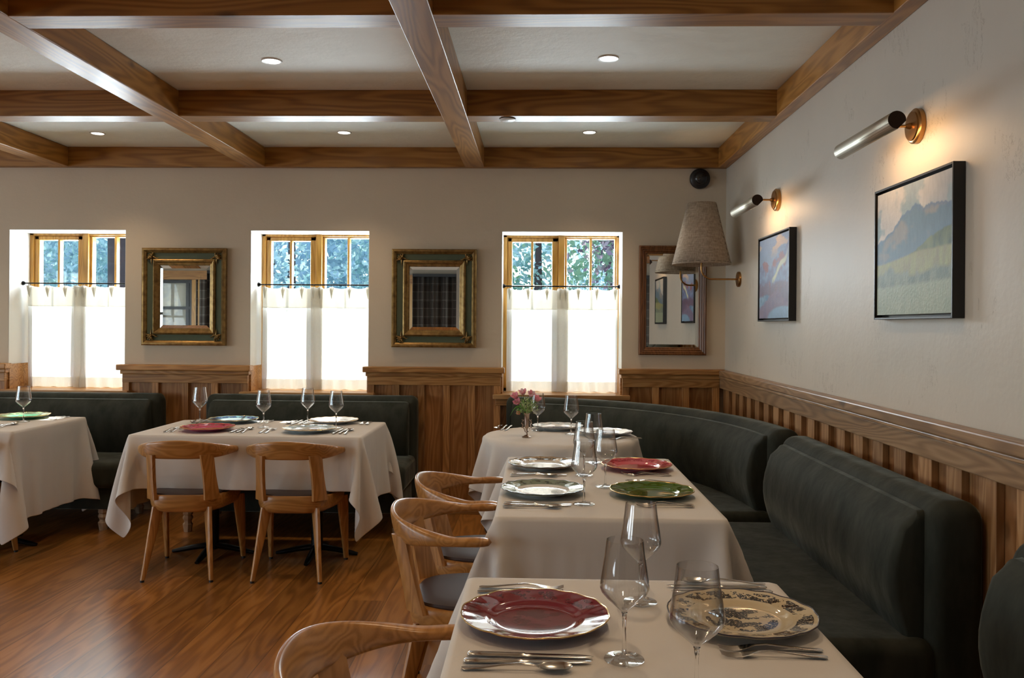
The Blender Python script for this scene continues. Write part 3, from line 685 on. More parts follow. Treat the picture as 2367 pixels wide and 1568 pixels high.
p, n = straight((XB, 4.15), (XB, 2.56), (-1, 0)); bench('velvet_banquette', 'straight green velvet banquette along the right wall beside the two tables', p, n, [(.73, 4.08), (.73, 2.64), (1.28, 4.08), (1.28, 2.64)], (1.1, 3.3, 0))
p, n = straight((XB, 2.17), (XB, .6), (-1, 0)); bench('velvet_banquette', 'green velvet banquette cut off at the right edge nearest the camera', p, n, [(.73, 2.1), (.73, .7), (1.28, 2.1), (1.28, .7)], (1.1, 1.4, 0))
cx0, cy0 = -.225, 4.33; A, B = XB-cx0, YB-cy0; p = []; n = []
for k in range(61):
    a = PI/2*k/60; p.append((cx0+A*math.sin(a), cy0+B*math.cos(a))); q = Vector((-math.sin(a)/A, -math.cos(a)/B)).normalized(); n.append((q.x, q.y))
bench('curved_banquette', 'curved green velvet corner banquette around the round table', p, n, [(-.17, 5.66), (.74, 4.40), (-.17, 6.15), (1.27, 4.40), (.52, 5.35)], (.6, 5.2, 0))

# ------------------------------------------------------------------ tables
ZT = .765
def cloth_sim(hx, hy, ox, oy, rnd=None, steps=330, hs=.03, seed=1, skew=0.0, solids=()):
    """drape a rectangular cloth over a table top by position based dynamics"""
    ca, cb = 2*hx/round(2*hx/hs), 2*hy/round(2*hy/hs); ox, oy = round(ox/ca)*ca, round(oy/cb)*cb
    nx = int(round(2*(hx+ox)/ca))+1; ny = int(round(2*(hy+oy)/cb))+1
    X, Y = np.meshgrid(np.linspace(-hx-ox, hx+ox, nx), np.linspace(-hy-oy, hy+oy, ny), indexing='ij')
    dx = X[1, 0]-X[0, 0]; dy = Y[0, 1]-Y[0, 0]
    P = np.stack([X, Y, np.full_like(X, .004)], -1); R = np.random.RandomState(seed)
    P[..., 2] += R.rand(nx, ny)*.004; P[..., 0] += skew
    Q = P.copy()
    if rnd: fixed = np.hypot(P[..., 0], P[..., 1]) < rnd-.004
    else: fixed = (np.abs(P[..., 0]-skew) < hx+.004) & (np.abs(P[..., 1]) < hy+.004)
    P[fixed, 2] = .002
    wgt = np.where(fixed, 0., 1.)[..., None]
    def con(sl, sr, L, k):
        a, b = P[sl], P[sr]; wa, wb_ = wgt[sl], wgt[sr]; d = b-a; l = np.linalg.norm(d, axis=-1, keepdims=True)+1e-9
        c = k*(l-L)/l*d/(wa+wb_+1e-9); P[sl] += c*wa; P[sr] -= c*wb_
    def sl(ax, s, par, off):      # strided pairs
        n = (nx, ny)[ax]
        a = slice(par, n-s, 2*s) if s == 1 else slice(par, n-s, 1)
        return a
    e = .006
    for it in range(steps):
        vel = (P-Q)*.965; Q = P.copy(); P = P+vel*wgt; P[..., 2] -= .0011*wgt[..., 0]
        for k in range(9):
            for par in (0, 1):
                con((slice(par, nx-1, 2), slice(None)), (slice(par+1, nx, 2), slice(None)), dx, 1.) if (nx-1-par+1)//2 == len(range(par+1, nx, 2)) else None
                con((slice(None), slice(par, ny-1, 2)), (slice(None), slice(par+1, ny, 2)), dy, 1.)
            D_ = math.hypot(dx, dy)
            for par in (0, 1):
                a = slice(par, nx-1, 2); b = slice(par+1, nx, 2)
                con((a, slice(0, -1)), (b, slice(1, None)), D_, .15); con((a, slice(1, None)), (b, slice(0, -1)), D_, .15)
            if k % 3 == 0:
                for s in (3,):
                    con((slice(0, nx-s), slice(None)), (slice(s, nx), slice(None)), s*dx, .03); con((slice(None), slice(0, ny-s)), (slice(None), slice(s, ny)), s*dy, .03)
            x, y, z = P[..., 0], P[..., 1], P[..., 2]
            if rnd:
                r = np.hypot(x, y)+1e-9; ins = (r < rnd+e) & (z < 0)
                up = ins & (z > -.012) & (r < rnd-.01); out = ins & ~up
                f = (rnd+e)/r; x[out] *= f[out]; y[out] *= f[out]; z[up] = .002
            else:
                ins = (np.abs(x) < hx+e) & (np.abs(y) < hy+e) & (z < 0)
                px = hx+e-np.abs(x); py = hy+e-np.abs(y); up = ins & (z > -.012) & (px > .014) & (py > .014); out = ins & ~up
                ox_ = out & (px < py); oy_ = out & ~(px < py)
                x[ox_] = np.sign(x[ox_])*(hx+e); y[oy_] = np.sign(y[oy_])*(hy+e); z[up] = .002
            for (sx0, sx1, sy0, sy1, sz1) in solids:      # seats the cloth rests against
                ins = (x > sx0) & (x < sx1) & (y > sy0) & (y < sy1) & (z < sz1)
                z[ins] = np.where(z[ins] > sz1-.05, sz1, z[ins])
    return P
def cloth_obj(P, loc, label, rz=0, half=None):
    nx, ny = P.shape[:2]; m = MB()
    m.add([tuple(map(float, q)) for q in P.reshape(-1, 3)], [(i*ny+j, i*ny+j+1, (i+1)*ny+j+1, (i+1)*ny+j) for i in range(nx-1) for j in range(ny-1)])
    o = obj('tablecloth', m, LINEN, solid=.0016, sub=1, angle=180); o.location = loc; o.rotation_euler = (0, 0, rz)
    if half:
        me = o.data; cr = me.attributes.new('crease_edge', 'FLOAT', 'EDGE'); co_ = [v.co for v in me.vertices]; hx, hy = half
        on = lambda p, q: (abs(abs(p.x)-hx) < .004 and abs(abs(q.x)-hx) < .004 and abs(p.y) < hy+.004 and abs(q.y) < hy+.004 and p.z > -.01 and q.z > -.01) or (abs(abs(p.y)-hy) < .004 and abs(abs(q.y)-hy) < .004 and abs(p.x) < hx+.004 and abs(q.x) < hx+.004 and p.z > -.01 and q.z > -.01)
        cr.data.foreach_set('value', [.6 if on(co_[e.vertices[0]], co_[e.vertices[1]]) else 0.0 for e in me.edges])
    tag(o, label, 'tablecloth'); return o
def pedestal(t, x, y):
    m = MB().lathe([(.035, .03), (.035, ZT-.04)], 20, (x, y, 0)); obj('column', m, BLACK, t)
    for k, (dx, dy) in enumerate(((1, 0), (-1, 0), (0, 1), (0, -1))):
        q = MB(); q.tube([(x+dx*.02, y+dy*.02, .05), (x+dx*.12, y+dy*.12, .035), (x+dx*.21, y+dy*.21, .016), (x+dx*.25, y+dy*.25, .009)], [.026, .022, .018, .012], 10, flat=.75); obj('foot', q, BLACK, t)
def rect_table(cx, cy, hx, hy, ox, oy, label, clabel, seed, solids=()):
    t = thing('dining_table', label, 'table', (cx, cy, 0))
    obj('tabletop', MB().box(-hx+.03, hx-.03, -hy+.03, hy-.03, ZT-.04, ZT-.006), W_CH, t, smooth=False, bevel=.004)
    if hx > hy: pedestal(t, -.32, 0); pedestal(t, .32, 0)
    else: pedestal(t, 0, -.32); pedestal(t, 0, .32)
    cloth_obj(cloth_sim(hx, hy, ox, oy, seed=seed, solids=solids), (cx, cy, ZT), clabel, half=(hx, hy))
rect_table(-1.655, 5.125, .665, .390, .41, .30, 'rectangular table under a white cloth at the middle window', 'white tablecloth on the window table with two chairs in front', 3)
rect_table(-3.70, 5.22, .665, .400, .50, .28, 'rectangular table under a white cloth at the left edge', 'white tablecloth on the table at the left edge', 5)
rect_table(.245, 3.455, .385, .650, .30, .42, 'middle right table set for four', 'white tablecloth on the middle right table set for four', 8)
rect_table(.212, 1.48, .383, .650, .30, .42, 'nearest table at the bottom of the photo', 'white tablecloth on the nearest table with the maroon plate', 11)
t = thing('round_table', 'small round table in the corner banquette', 'table', (.135, 4.96, 0))
obj('tabletop', MB().lathe([(0, ZT-.006), (.415, ZT-.006), (.419, ZT-.01), (.419, ZT-.033), (0, ZT-.04)], 64), W_CH, t); pedestal(t, 0, 0)
cloth_obj(cloth_sim(.44, .44, .31, .31, rnd=.45, seed=2), (.135, 4.96, ZT), 'white tablecloth on the round corner table', rz=math.radians(12))

# ------------------------------------------------------------------ chairs
def chair_proto():
    t = thing('oak_armchair', 'x', 'chair', (0, 0, 0), 0, 'curved back oak chairs')
    # back rail with arms, one bent piece
    rings = []; N_ = 44
    for i in range(N_+1):
        u = -1+2*i/N_; a = u*PI*.5; s = abs(u)
        ca, sa = math.cos(a), math.sin(a)
        ex = .80
        x = .268*math.copysign(abs(sa)**ex, sa); y = .075-.335*max(0, ca)**ex
        if s > .93: y += (s-.93)*.25
        tx = .268*ca; ty = .335*sa; L = math.hypot(tx, ty) or 1
        nx, ny = ty/L, -tx/L                 # outward normal
        k = sst(.30, .78, s)
        top = .712+.061*max(0, 1-(s/.84)**1.35)+.006*sst(.85, 1, s); bot = .666+.018*sst(.38, .9, s)
        hh = (top-bot)/2; zc = (top+bot)/2; ww = lerp(.0125, .023, sst(.3, .8, s))
        if s > .97: ww *= .8; hh *= .8
        tilt = lerp(.22, .0, k)
        ring = []
        for j in range(16):
            b = 2*PI*j/16; cu, cv = math.cos(b), math.sin(b)
            pu = math.copysign(abs(cu)**.75, cu)*ww; pv = math.copysign(abs(cv)**.75, cv)*hh
            pu += tilt*pv
            ring.append((x+nx*pu, y+ny*pu, zc+pv))
        rings.append(ring)
    obj('back_rail', MB().loft(rings), W_CH, t, sub=1, angle=80)
    # seat frame and pad
    def outline(k=1.0, n=48):
        pts = []
        for i in range(n):
            a = 2*PI*i/n; c, s = math.cos(a), math.sin(a)
            ex = .55; x = math.copysign(abs(c)**ex, c); y = math.copysign(abs(s)**ex, s)
            wv = lerp(.185, .262, (y+1)/2); pts.append((x*wv*k, (y*.215+.01)*k))
        return pts
    fr = MB(); rings = []
    for z, k in ((.362, .80), (.365, .88), (.378, .95), (.402, .985), (.43, 1.0), (.447, 1.0), (.452, .985), (.452, .95)):
        rings.append([(x, y, z+.012*sst(-.1, -.22, y)*(z > .44)) for x, y in outline(k)])
    fr.loft(rings); obj('seat_frame', fr, W_CH, t)
    pd = MB(); rings = []
    for z, k in ((.448, .90), (.458, .915), (.466, .90), (.471, .82), (.472, .6), (.470, .3)): rings.append([(x, y, z) for x, y in outline(k)])
    pd.loft(rings); obj('seat_pad', pd, LEATHER, t)
    for sx in (-1, 1):
        # flat back posts turned 45 degrees
        rings = []
        for k in range(7):
            u = k/6; cx, cy, cz = sx*lerp(.163, .150, u), lerp(-.165, -.226, u), lerp(.435, .69, u)
            hw = lerp(.049, .041, u)-.006*math.sin(PI*u); ht = .0125
            d = Vector((sx*.70, .71)); nn = Vector((.71, -sx*.70))
            ring = []
            for j in range(12):
                b = 2*PI*j/12; cu = math.copysign(abs(math.cos(b))**.5, math.cos(b))*hw; cv = math.copysign(abs(math.sin(b))**.5, math.sin(b))*ht
                ring.append((cx+d.x*cu+nn.x*cv, cy+d.y*cu+nn.y*cv, cz))
            rings.append(ring)
        obj('back_post', MB().loft(rings), W_CHZ, t)
        for nm, top, foot, r in (('leg', (sx*.135, -.150, .395), (sx*.183, -.240, .012), (.035, .031, .026, .021, .016, .0125)), ('leg', (sx*.215, .165, .40), (sx*.225, .240, .012), (.036, .034, .029, .023, .018, .014))):
            dd = Vector((foot[0]*1.0, foot[1]*.85)).normalized(); n2 = Vector((dd.y, -dd.x)); rings = []
            for k in range(6):
                c = [lerp(top[q], foot[q], k/5) for q in range(3)]; th = lerp(.0145, .0115, k/5); rings.append([(c[0]+dd.x*r[k]*cu+n2.x*th*cv, c[1]+dd.y*r[k]*cu+n2.y*th*cv, c[2]) for cu, cv in [(math.copysign(abs(math.cos(b))**.7, math.cos(b)), math.copysign(abs(math.sin(b))**.7, math.sin(b))) for b in [2*PI*j/14 for j in range(14)]]])
            lg = obj('leg', MB().loft(rings), W_CHZ, t)
            g = MB().lathe([(0, 0), (.011, 0), (.011, .012), (0, .012)], 12, (foot[0]+(foot[0]-top[0])*.02, foot[1]+(foot[1]-top[1])*.02, 0)); obj('foot_glide', g, RUBBER, lg)
    return t
ch = chair_proto()
CH = [(-1.962, 4.775, math.radians(4), 'left of the two oak chairs in front of the window table'), (-1.355, 4.785, math.radians(1), 'right of the two oak chairs in front of the window table'),
      (-3.40, 4.84, 0, 'oak chair cut off at the left edge of the photo'),
      (-.235, 3.585, -PI/2, 'oak chair at the far end of the middle right table, beside the round table'), (-.235, 3.005, -PI/2, 'nearer oak chair at the left side of the middle right table'),
      (-.222, 1.665, -PI/2, 'closest oak chair at the bottom of the photo')]
for i, (x, y, a, l) in enumerate(CH):
    if i == 0: ch.location = (x, y, 0); ch.rotation_euler = (0, 0, a); ch['label'] = l
    else: dup(ch, (x, y, 0), a, l)

# ------------------------------------------------------------------ tableware
def plate_mat(name, base, pat, center=None, cpat=None, dens=.54, rimonly=False, rough=.07):
    N = NT(name); tc = N.n('TexCoord').outputs['Object']; sep = N.n('SeparateXYZ', i_0=tc)
    r = N.math('SQRT', N.math('ADD', N.math('MULTIPLY', sep.outputs[0], sep.outputs[0]), N.math('MULTIPLY', sep.outputs[1], sep.outputs[1])))
    c = N.mix(N.math('LESS_THAN', r, .104), base, center or base)
    a = N.n('TexNoise', i_Vector=tc, i_Scale=33.0, i_Detail=3.0, i_Roughness=.6); b = N.n('TexVoronoi', i_Vector=tc, i_Scale=95.0)
    fl = N.math('GREATER_THAN', N.math('SUBTRACT', a.outputs[0], N.math('MULTIPLY', b.outputs['Distance'], .10)), .99-dens)
    fine = N.n('TexNoise', i_Vector=tc, i_Scale=260.0, i_Detail=2.0)
    vein = N.math('GREATER_THAN', fine.outputs[0], .40)
    rim = N.math('MULTIPLY', N.math('GREATER_THAN', r, .112), N.math('LESS_THAN', r, .146)); ctr = N.math('LESS_THAN', r, .075)
    k = N.math('MULTIPLY', N.math('MULTIPLY', fl, vein), rim); k2 = N.math('MULTIPLY', N.math('MULTIPLY', fl, vein), ctr)
    c = N.mix(k, c, pat)
    if not rimonly: c = N.mix(k2, c, cpat or pat)
    N.set(Base_Color=c, Roughness=rough, Specular_IOR_Level=.6, Coat_Weight=.5, Coat_Roughness=.03); return N.m
PR = .157
def scal(a, r):
    k = sst(.128, .157, r); w_ = abs(math.cos(4*a)); return 1+k*(-.016+.018*w_**.6+.006*math.cos(16*a))
def plate_mesh():
    top = [(.0, .0075), (.04, .0075), (.08, .0078), (.088, .0085), (.096, .0115), (.102, .0145), (.108, .0158), (.125, .0185), (.145, .0225), (.154, .0245), (.157, .0255)]
    bot = [(.1575, .0235), (.150, .0185), (.125, .0135), (.104, .0095), (.09, .004), (.085, .0), (.078, .0), (.074, .003), (.0, .003)]
    n = 144; rings = []
    for r, z in top+bot:
        rings.append([(r*scal(2*PI*j/n, r)*math.cos(2*PI*j/n), r*scal(2*PI*j/n, r)*math.sin(2*PI*j/n), z+(.0008*math.cos(16*2*PI*j/n) if r > .14 else 0)) for j in range(n)])
    return MB().loft(rings, cap=False)
def rim_mesh():
    n = 144; rings = []
    for j in range(n):
        a = 2*PI*j/n; R = PR*scal(a, PR); z = .0250+.0008*math.cos(16*a)
        rings.append([((R+.0016*math.cos(b))*math.cos(a), (R+.0016*math.cos(b))*math.sin(a), z+.0016*math.sin(b)) for b in [k*PI/3 for k in range(6)]])
    return MB().loft(rings, loop=True)
PLM, RIMM = plate_mesh(), rim_mesh()
WH = (.78, .78, .77)
PL = [('maroon', -.002, 1.802, 'glossy maroon plate on the nearest table', plate_mat('maroon_glaze', (.19, .03, .045), (.09, .010, .018), dens=.52), GOLD),
      ('floral', .440, 1.828, 'cream plate with dark flowers on the nearest table', plate_mat('cream_floral', (.60, .49, .32), (.03, .025, .025), dens=.56), DARKRIM),
      ('dark green', .431, 3.195, 'dark green plate on the middle right table', plate_mat('green_glaze', (.055, .13, .010), (.02, .06, .006), dens=.5), GOLD),
      ('white and grey green', .022, 3.208, 'white plate with grey green rim on the middle right table', plate_mat('greygreen_white', (.22, .28, .22), (.07, .10, .10), WH, (.5, .55, .52), dens=.5), DARKRIM),
      ('pink', .444, 3.790, 'pink red plate on the middle right table', plate_mat('pink_glaze', (.66, .11, .15), (.38, .01, .04), dens=.6), GOLD),
      ('tan patterned', .028, 3.794, 'plate with tan and dark rim pattern on the middle right table', plate_mat('tan_white', (.55, .42, .28), (.05, .035, .03), WH, WH, dens=.6), DARKRIM),
      ('crimson', -1.952, 4.970, 'crimson plate at the front left of the window table', plate_mat('crimson_glaze', (.55, .06, .14), (.25, .01, .03), dens=.52), GOLD),
      ('teal and blue', -1.954, 5.400, 'teal and dark blue plate at the back of the window table', plate_mat('teal_blue', (.16, .36, .40), (.01, .03, .14), (.5, .6, .62), (.01, .03, .14), dens=.62), GOLD),
      ('white sprigged', -1.307, 5.410, 'white plate with small dark sprigs at the back of the window table', plate_mat('white_sprig', WH, (.05, .05, .06), dens=.40), GOLD),
      ('pale blue', -1.342, 4.963, 'pale blue plate at the front right of the window table', plate_mat('pale_blue', (.45, .58, .66), (.25, .38, .5), (.62, .68, .7), (.1, .12, .14), dens=.5), GOLD),
      ('blue and white', .127, 5.225, 'white plate with a blue motif at the back of the round table', plate_mat('blue_motif', WH, (.45, .55, .6), WH, (.03, .12, .35), dens=.56), DARKRIM),
      ('white with navy', .400, 4.963, 'white plate with a navy motif behind the glasses on the round table', plate_mat('navy_motif', WH, (.5, .5, .52), WH, (.02, .03, .10), dens=.5), DARKRIM),
      ('emerald', -3.386, 5.495, 'green and white plate with an emerald centre on the left edge table', plate_mat('emerald_glaze', (.45, .58, .35), (.12, .35, .15), (.10, .50, .28), (.02, .18, .10), dens=.56), GOLD),
      ('grey beige', -3.52, 5.07, 'grey beige plate cut off at the left edge of the photo', plate_mat('greybeige', (.42, .38, .33), (.2, .18, .15)), GOLD)]
for nm, x, y, l, mt, rm in PL:
    t = thing('charger_plate', l, 'plate', (x, y, ZT+.004), RS.rand()*PI, 'scalloped charger plates')
    obj('dish', PLM, mt, t, angle=60); obj('rim_edge', RIMM, rm, t, label='gilt scalloped edge' if rm is GOLD else 'thin dark scalloped edge')

def ringx(y, w_, t_, z, cup=0, n=12, p=1.0):
    r = []
    for j in range(n):
        a = 2*PI*j/n; x = w_*math.cos(a); zz = t_*math.copysign(abs(math.sin(a))**p, math.sin(a))
        r.append((x, y, z+zz+cup*((x/w_)**2 if w_ > 1e-5 else 0)))
    return r
def knife_mesh():
    st = [(0, .0045, .0018, .004), (.004, .0085, .0035, .0045), (.03, .0082, .0036, .0045), (.07, .0066, .0032, .0045), (.100, .0060, .003, .0045), (.108, .0072, .0034, .0045), (.112, .0058, .002, .0045), (.125, .0078, .0011, .0045), (.18, .0085, .0010, .0045), (.215, .0078, .0009, .0045), (.233, .005, .0008, .0045), (.24, .0012, .0006, .0045)]
    return MB().loft([ringx(y, w_, t_, z) for y, w_, t_, z in st])
def spoon_mesh():
    st = [(0, .004, .0012, .003, 0), (.006, .0085, .0016, .003, 0), (.03, .0075, .0016, .004, 0), (.07, .0045, .0017, .009, 0), (.11, .0030, .0019, .013, 0), (.135, .0035, .0018, .0105, 0), (.145, .0090, .0010, .0060, .004), (.158, .0165, .0008, .0030, .0075), (.172, .0190, .0008, .0020, .009), (.187, .0172, .0008, .0028, .0085), (.198, .0110, .0008, .0055, .005), (.204, .003, .0006, .0095, .001)]
    return MB().loft([ringx(y, w_, t_, z, c, 16) for y, w_, t_, z, c in st])
def fork_mesh():
    st = [(0, .004, .0012, .003, 0), (.006, .0085, .0016, .003, 0), (.03, .0075, .0016, .004, 0), (.07, .0045, .0017, .008, 0), (.11, .0030, .0019, .012, 0), (.13, .0035, .0016, .0105, 0), (.14, .0085, .0012, .008, .001), (.152, .0115, .0010, .005, .001), (.162, .0118, .0010, .0035, .0005)]
    m = MB().loft([ringx(y, w_, t_, z, c, 14) for y, w_, t_, z, c in st])
    for k in range(4): x = -.0096+.0064*k; m.tube([(x, .158, .0035), (x*.98, .175, .0022), (x*.95, .19, .0035), (x*.93, .203, .0075)], [.0020, .0017, .0014, .0007], 6)
    return m
protos = {}
def cutlery(kind, x, y, a, label):
    if kind not in protos:
        o = obj({'knife': 'table_knife', 'fork': 'table_fork', 'spoon': 'soup_spoon'}[kind], {'knife': knife_mesh, 'fork': fork_mesh, 'spoon': spoon_mesh}[kind](), STEEL, angle=60); protos[kind] = o
    else: o = protos[kind].copy(); C.objects.link(o)
    o.location = (x, y, ZT+.0042); o.rotation_euler = (0, 0, a); tag(o, label, kind, {'knife': 'table knives', 'fork': 'table forks', 'spoon': 'soup spoons'}[kind])
# each place: plate centre, facing angle of the diner (0 = looks toward +Y), distances of the pieces
def setting(nm, x, y, face, tname, r0=.185, fork0=.175, jit=.006, knives=True, forks=True, back=-.135):
    f = Vector((-math.sin(face), math.cos(face))); r = Vector((math.cos(face), math.sin(face)))
    def put(kind, side, b, lab):
        q = Vector((x, y))+r*side+f*(b+RS.uniform(-jit, jit)); cutlery(kind, q.x, q.y, face+RS.uniform(-.035, .035), lab)
    if knives:
        put('knife', r0, back, 'knife closest to the %s plate %s' % (nm, tname)); put('knife', r0+.034, back, 'second knife from the %s plate %s' % (nm, tname))
        put('spoon', r0+.066, back-.003, 'spoon to the side of the %s plate %s' % (nm, tname))
    if forks:
        put('fork', -fork0, back, 'fork closest to the %s plate %s' % (nm, tname)); put('fork', -fork0-.034, back, 'outer fork beside the %s plate %s' % (nm, tname))
E_, W_, N_F, S_F = -PI/2, PI/2, 0, PI
setting('maroon', 0, 1.802, E_, 'on the nearest table', .182, .203)
setting('floral', .425, 1.828, W_, 'on the nearest table', .205, .155)
setting('dark green', .42, 3.195, W_, 'on the middle right table', .19, .17)
setting('white and grey green', .022, 3.215, E_, 'on the middle right table', .205, .185)
setting('pink', .435, 3.79, W_, 'on the middle right table', .18, .14)
setting('tan patterned', .028, 3.80, E_, 'on the middle right table', .17, .17)
setting('crimson', -1.952, 5.00, N_F, 'on the window table', .17, .18)
setting('pale blue', -1.342, 5.00, N_F, 'on the window table', .165, .235)
setting('teal and blue', -1.954, 5.38, S_F, 'on the window table', .175, .19)
setting('white sprigged', -1.307, 5.38, S_F, 'on the window table', .20, .19)
setting('emerald', -3.386, 5.47, S_F, 'on the left edge table', .18, .21)
setting('grey beige', -3.50, 5.10, N_F, 'on the left edge table', .215, .19)
setting('blue and white', .127, 5.225, S_F-.1, 'on the round table', .30, .20, knives=True, forks=False, back=-.10)
setting('white with navy', .415, 4.963, W_+.25, 'on the round table', .30, .16, knives=False)

def glass_meshes():
    h = .228
    foot = MB().lathe([(0, .0), (.036, .0), (.0385, .0010), (.038, .0022), (.025, .0035), (.010, .0065), (.0045, .012), (0, .012)], 48)
    stem = MB().lathe([(0, .0115), (.0048, .0115), (.0036, .025), (.0033, .055), (.0036, .075), (.0048, .086), (.006, .0895), (0, .0895)], 24)
    o = [(.0045, .0885), (.0085, .0945), (.020, .1045), (.034, .1175), (.0435, .1285), (.0468, .1365), (.0468, .142), (.0453, .153), (.0415, .178), (.0378, .202), (.0350, .2275)]
    i = [(.0338, .2275), (.0366, .202), (.0403, .178), (.0441, .153), (.0456, .142), (.0455, .1370), (.0422, .1295), (.0325, .1188), (.019, .1062), (.008, .0970), (0, .0955)]
    bowl = MB().lathe([(0, .088)]+o+i, 56)
    return foot, stem, bowl
gp = None
GL = [(.168, 1.614, 'wine glass in the centre of the nearest table, left of the closest one'), (.273, 1.445, 'closest wine glass, its foot cut off by the bottom of the photo'), (.239, 1.952, 'wine glass at the far edge of the nearest table'),
      (.168, 3.016, 'frontmost wine glass on the middle right table, between the green rimmed plates'), (.270, 3.355, 'wine glass beside the dark green plate near the middle of the table'), (.200, 3.612, 'wine glass right of the tan patterned plate'), (.262, 3.955, 'wine glass at the far end of the middle right table'),
      (-2.151, 5.345, 'leftmost wine glass on the window table'), (-1.676, 5.147, 'wine glass between the crimson and pale blue plates'), (-1.466, 5.375, 'wine glass behind the pale blue plate'), (-1.233, 5.166, 'rightmost wine glass on the window table'),
      (.003, 5.128, 'wine glass behind the flower vase on the round table'), (.199, 4.982, 'wine glass in the middle of the round table'), (-3.268, 5.298, 'wine glass on the table at the left edge')]
for k, (x, y, l) in enumerate(GL):
    if gp is None:
        gp = thing('wine_glass', l, 'wine glass', (x, y, ZT+.0042), 0, 'angular wine glasses'); fm, sm, bm_ = glass_meshes()
        obj('foot', fm, WINE, gp, angle=60); obj('stem', sm, STEMG, gp, angle=60); obj('bowl', bm_, WINE, gp, angle=60)
    else: dup(gp, (x, y, ZT+.0042), 0, l)

# ------------------------------------------------------------------ vase with flowers
vx, vy, vz = -.06, 4.823, ZT+.004
SILV = plain('tarnished_silver', (.42, .32, .26), .25, 1)
t = thing('bud_vase', 'slender tarnished silver bud vase holding pink flowers on the round table', 'vase', (vx, vy, vz))
obj('body', MB().lathe([(0, 0), (.026, 0), (.0265, .003), (.018, .007), (.008, .014), (.0055, .024), (.0075, .032), (.005, .04), (.007, .05), (.012, .058), (.0135, .075), (.014, .10), (.0155, .128), (.0195, .136), (.018, .139), (.014, .128), (.011, .07), (0, .06)], 32), SILV, t)
m = MB()
for s in (-1, 1):
    m.tube([(s*.013, 0, .10), (s*.024, 0, .095), (s*.028, .002, .08), (s*.020, .0, .068), (s*.026, -.003, .058), (s*.015, 0, .05), (s*.008, 0, .03)], [.002, .0035, .004, .003, .0035, .003, .002], 8)
    for k in range(6): a = k*1.05; m.lathe([(0, -.003), (.004, 0), (0, .003)], 8, (s*(.022+.006*math.cos(a)), .004*math.sin(a), .055+.009*k))
obj('leaf_ornament', m, SILV, t)
GREEN = plain('stem_green', (.10, .22, .04), .5); PALEG = translucent('pale_green_leaf', (.55, .62, .33), .35); DEEPG = translucent('leaf_green', (.20, .42, .09), .35)
PINK = translucent('pink_petal', (.95, .50, .58), .45); PALEP = translucent('pale_pink_petal', (.97, .80, .85), .45); PEACH = translucent('peach_petal', (.75, .36, .24), .35)
def petal(m, base, d, up, L, wd, curl=.3):
    d = Vector(d).normalized(); side = d.cross(Vector(up)).normalized(); nn = side.cross(d).normalized(); rows = []
    for i in range(6):
        u = i/5; c = Vector(base)+d*L*u+nn*(curl*L*u*u); w_ = wd*math.sin(PI*min(.97, .12+.82*u))**.8
        rows.append([c-side*w_+nn*w_*.3, c-nn*w_*.05, c+side*w_+nn*w_*.3])
    m.loft(rows, cap=False, closed=False)
mouth = Vector((0, 0, .132))
fl = [((-.058, -.012, .222), 'pink flower at the far left of the bouquet'), ((-.020, .006, .240), 'pale pink flower at the top of the bouquet'), ((.022, -.012, .232), 'deep pink flower right of the bouquet centre'), ((.050, .01, .205), 'pink flower low on the right of the bouquet'), ((-.045, -.02, .19), 'pink flower low on the left of the bouquet')]
for k, (q, l) in enumerate(fl):
    t = thing('pink_flower', l, 'flower', (vx, vy, vz), 0, 'pink flowers in the vase'); q = Vector(q)
    obj('stem', MB().tube([(0, 0, .09), tuple(mouth*.6+q*.4*Vector((1, 1, 1)).x*.0+Vector((q.x*.3, q.y*.3, .05))), tuple(q)], .0013, 6), GREEN, t)
    ax = (q-mouth).normalized(); ax = (ax+Vector((0, -.5, .1))).normalized(); m = MB(); m2 = MB(); b1 = ax.orthogonal().normalized(); b2 = ax.cross(b1)
    for j in range(6):
        a = 2*PI*j/6+k; d = ax*.65+(b1*math.cos(a)+b2*math.sin(a))*.9; petal(m if j % 2 else m2, q, d, ax, .038, .0135)
    obj('petals', m, PINK, t, solid=.0004); obj('outer_petals', m2, PALEP if k in (1, 2) else PINK, t, solid=.0004)
    m = MB()
    for j in range(5): a = j*1.3; m.tube([tuple(q), tuple(q+ax*.02+b1*.006*math.cos(a)+b2*.006*math.sin(a))], .0006, 5)
    obj('stamens', m, PALEG, t)
t = thing('tulip_bud', 'drooping peach bud on the left of the vase', 'flower', (vx, vy, vz)); q = Vector((-.048, -.01, .150))
obj('stem', MB().tube([(0, 0, .12), (-.02, -.004, .165), (-.038, -.008, .178), (-.047, -.01, .165), tuple(q)], .0014, 6), GREEN, t)
m = MB()
for j in range(5): a = 2*PI*j/5; petal(m, q+Vector((0, 0, .002)), (math.cos(a)*.35, math.sin(a)*.35, -1), (0, 1, .1), .024, .008, -.12)
obj('petals', m, PEACH, t, solid=.0004)
t = thing('blade_leaf', 'long narrow green leaf hanging down left of the vase', 'leaf', (vx, vy, vz)); m = MB(); rows = []
for i in range(9):
    u = i/8; c = Vector((-.01-.085*u, -.012, .155+.035*math.sin(PI*u*.8)-.055*u*u)); w_ = .0055*math.sin(PI*min(.98, .1+.86*u)); rows.append([c+Vector((0, 0, w_)), c+Vector((0, -.002, 0)), c-Vector((w_*.4, 0, w_))])
m.loft(rows, cap=False, closed=False); obj('blade', m, DEEPG, t, solid=.0004)
m = MB(); m2 = MB()
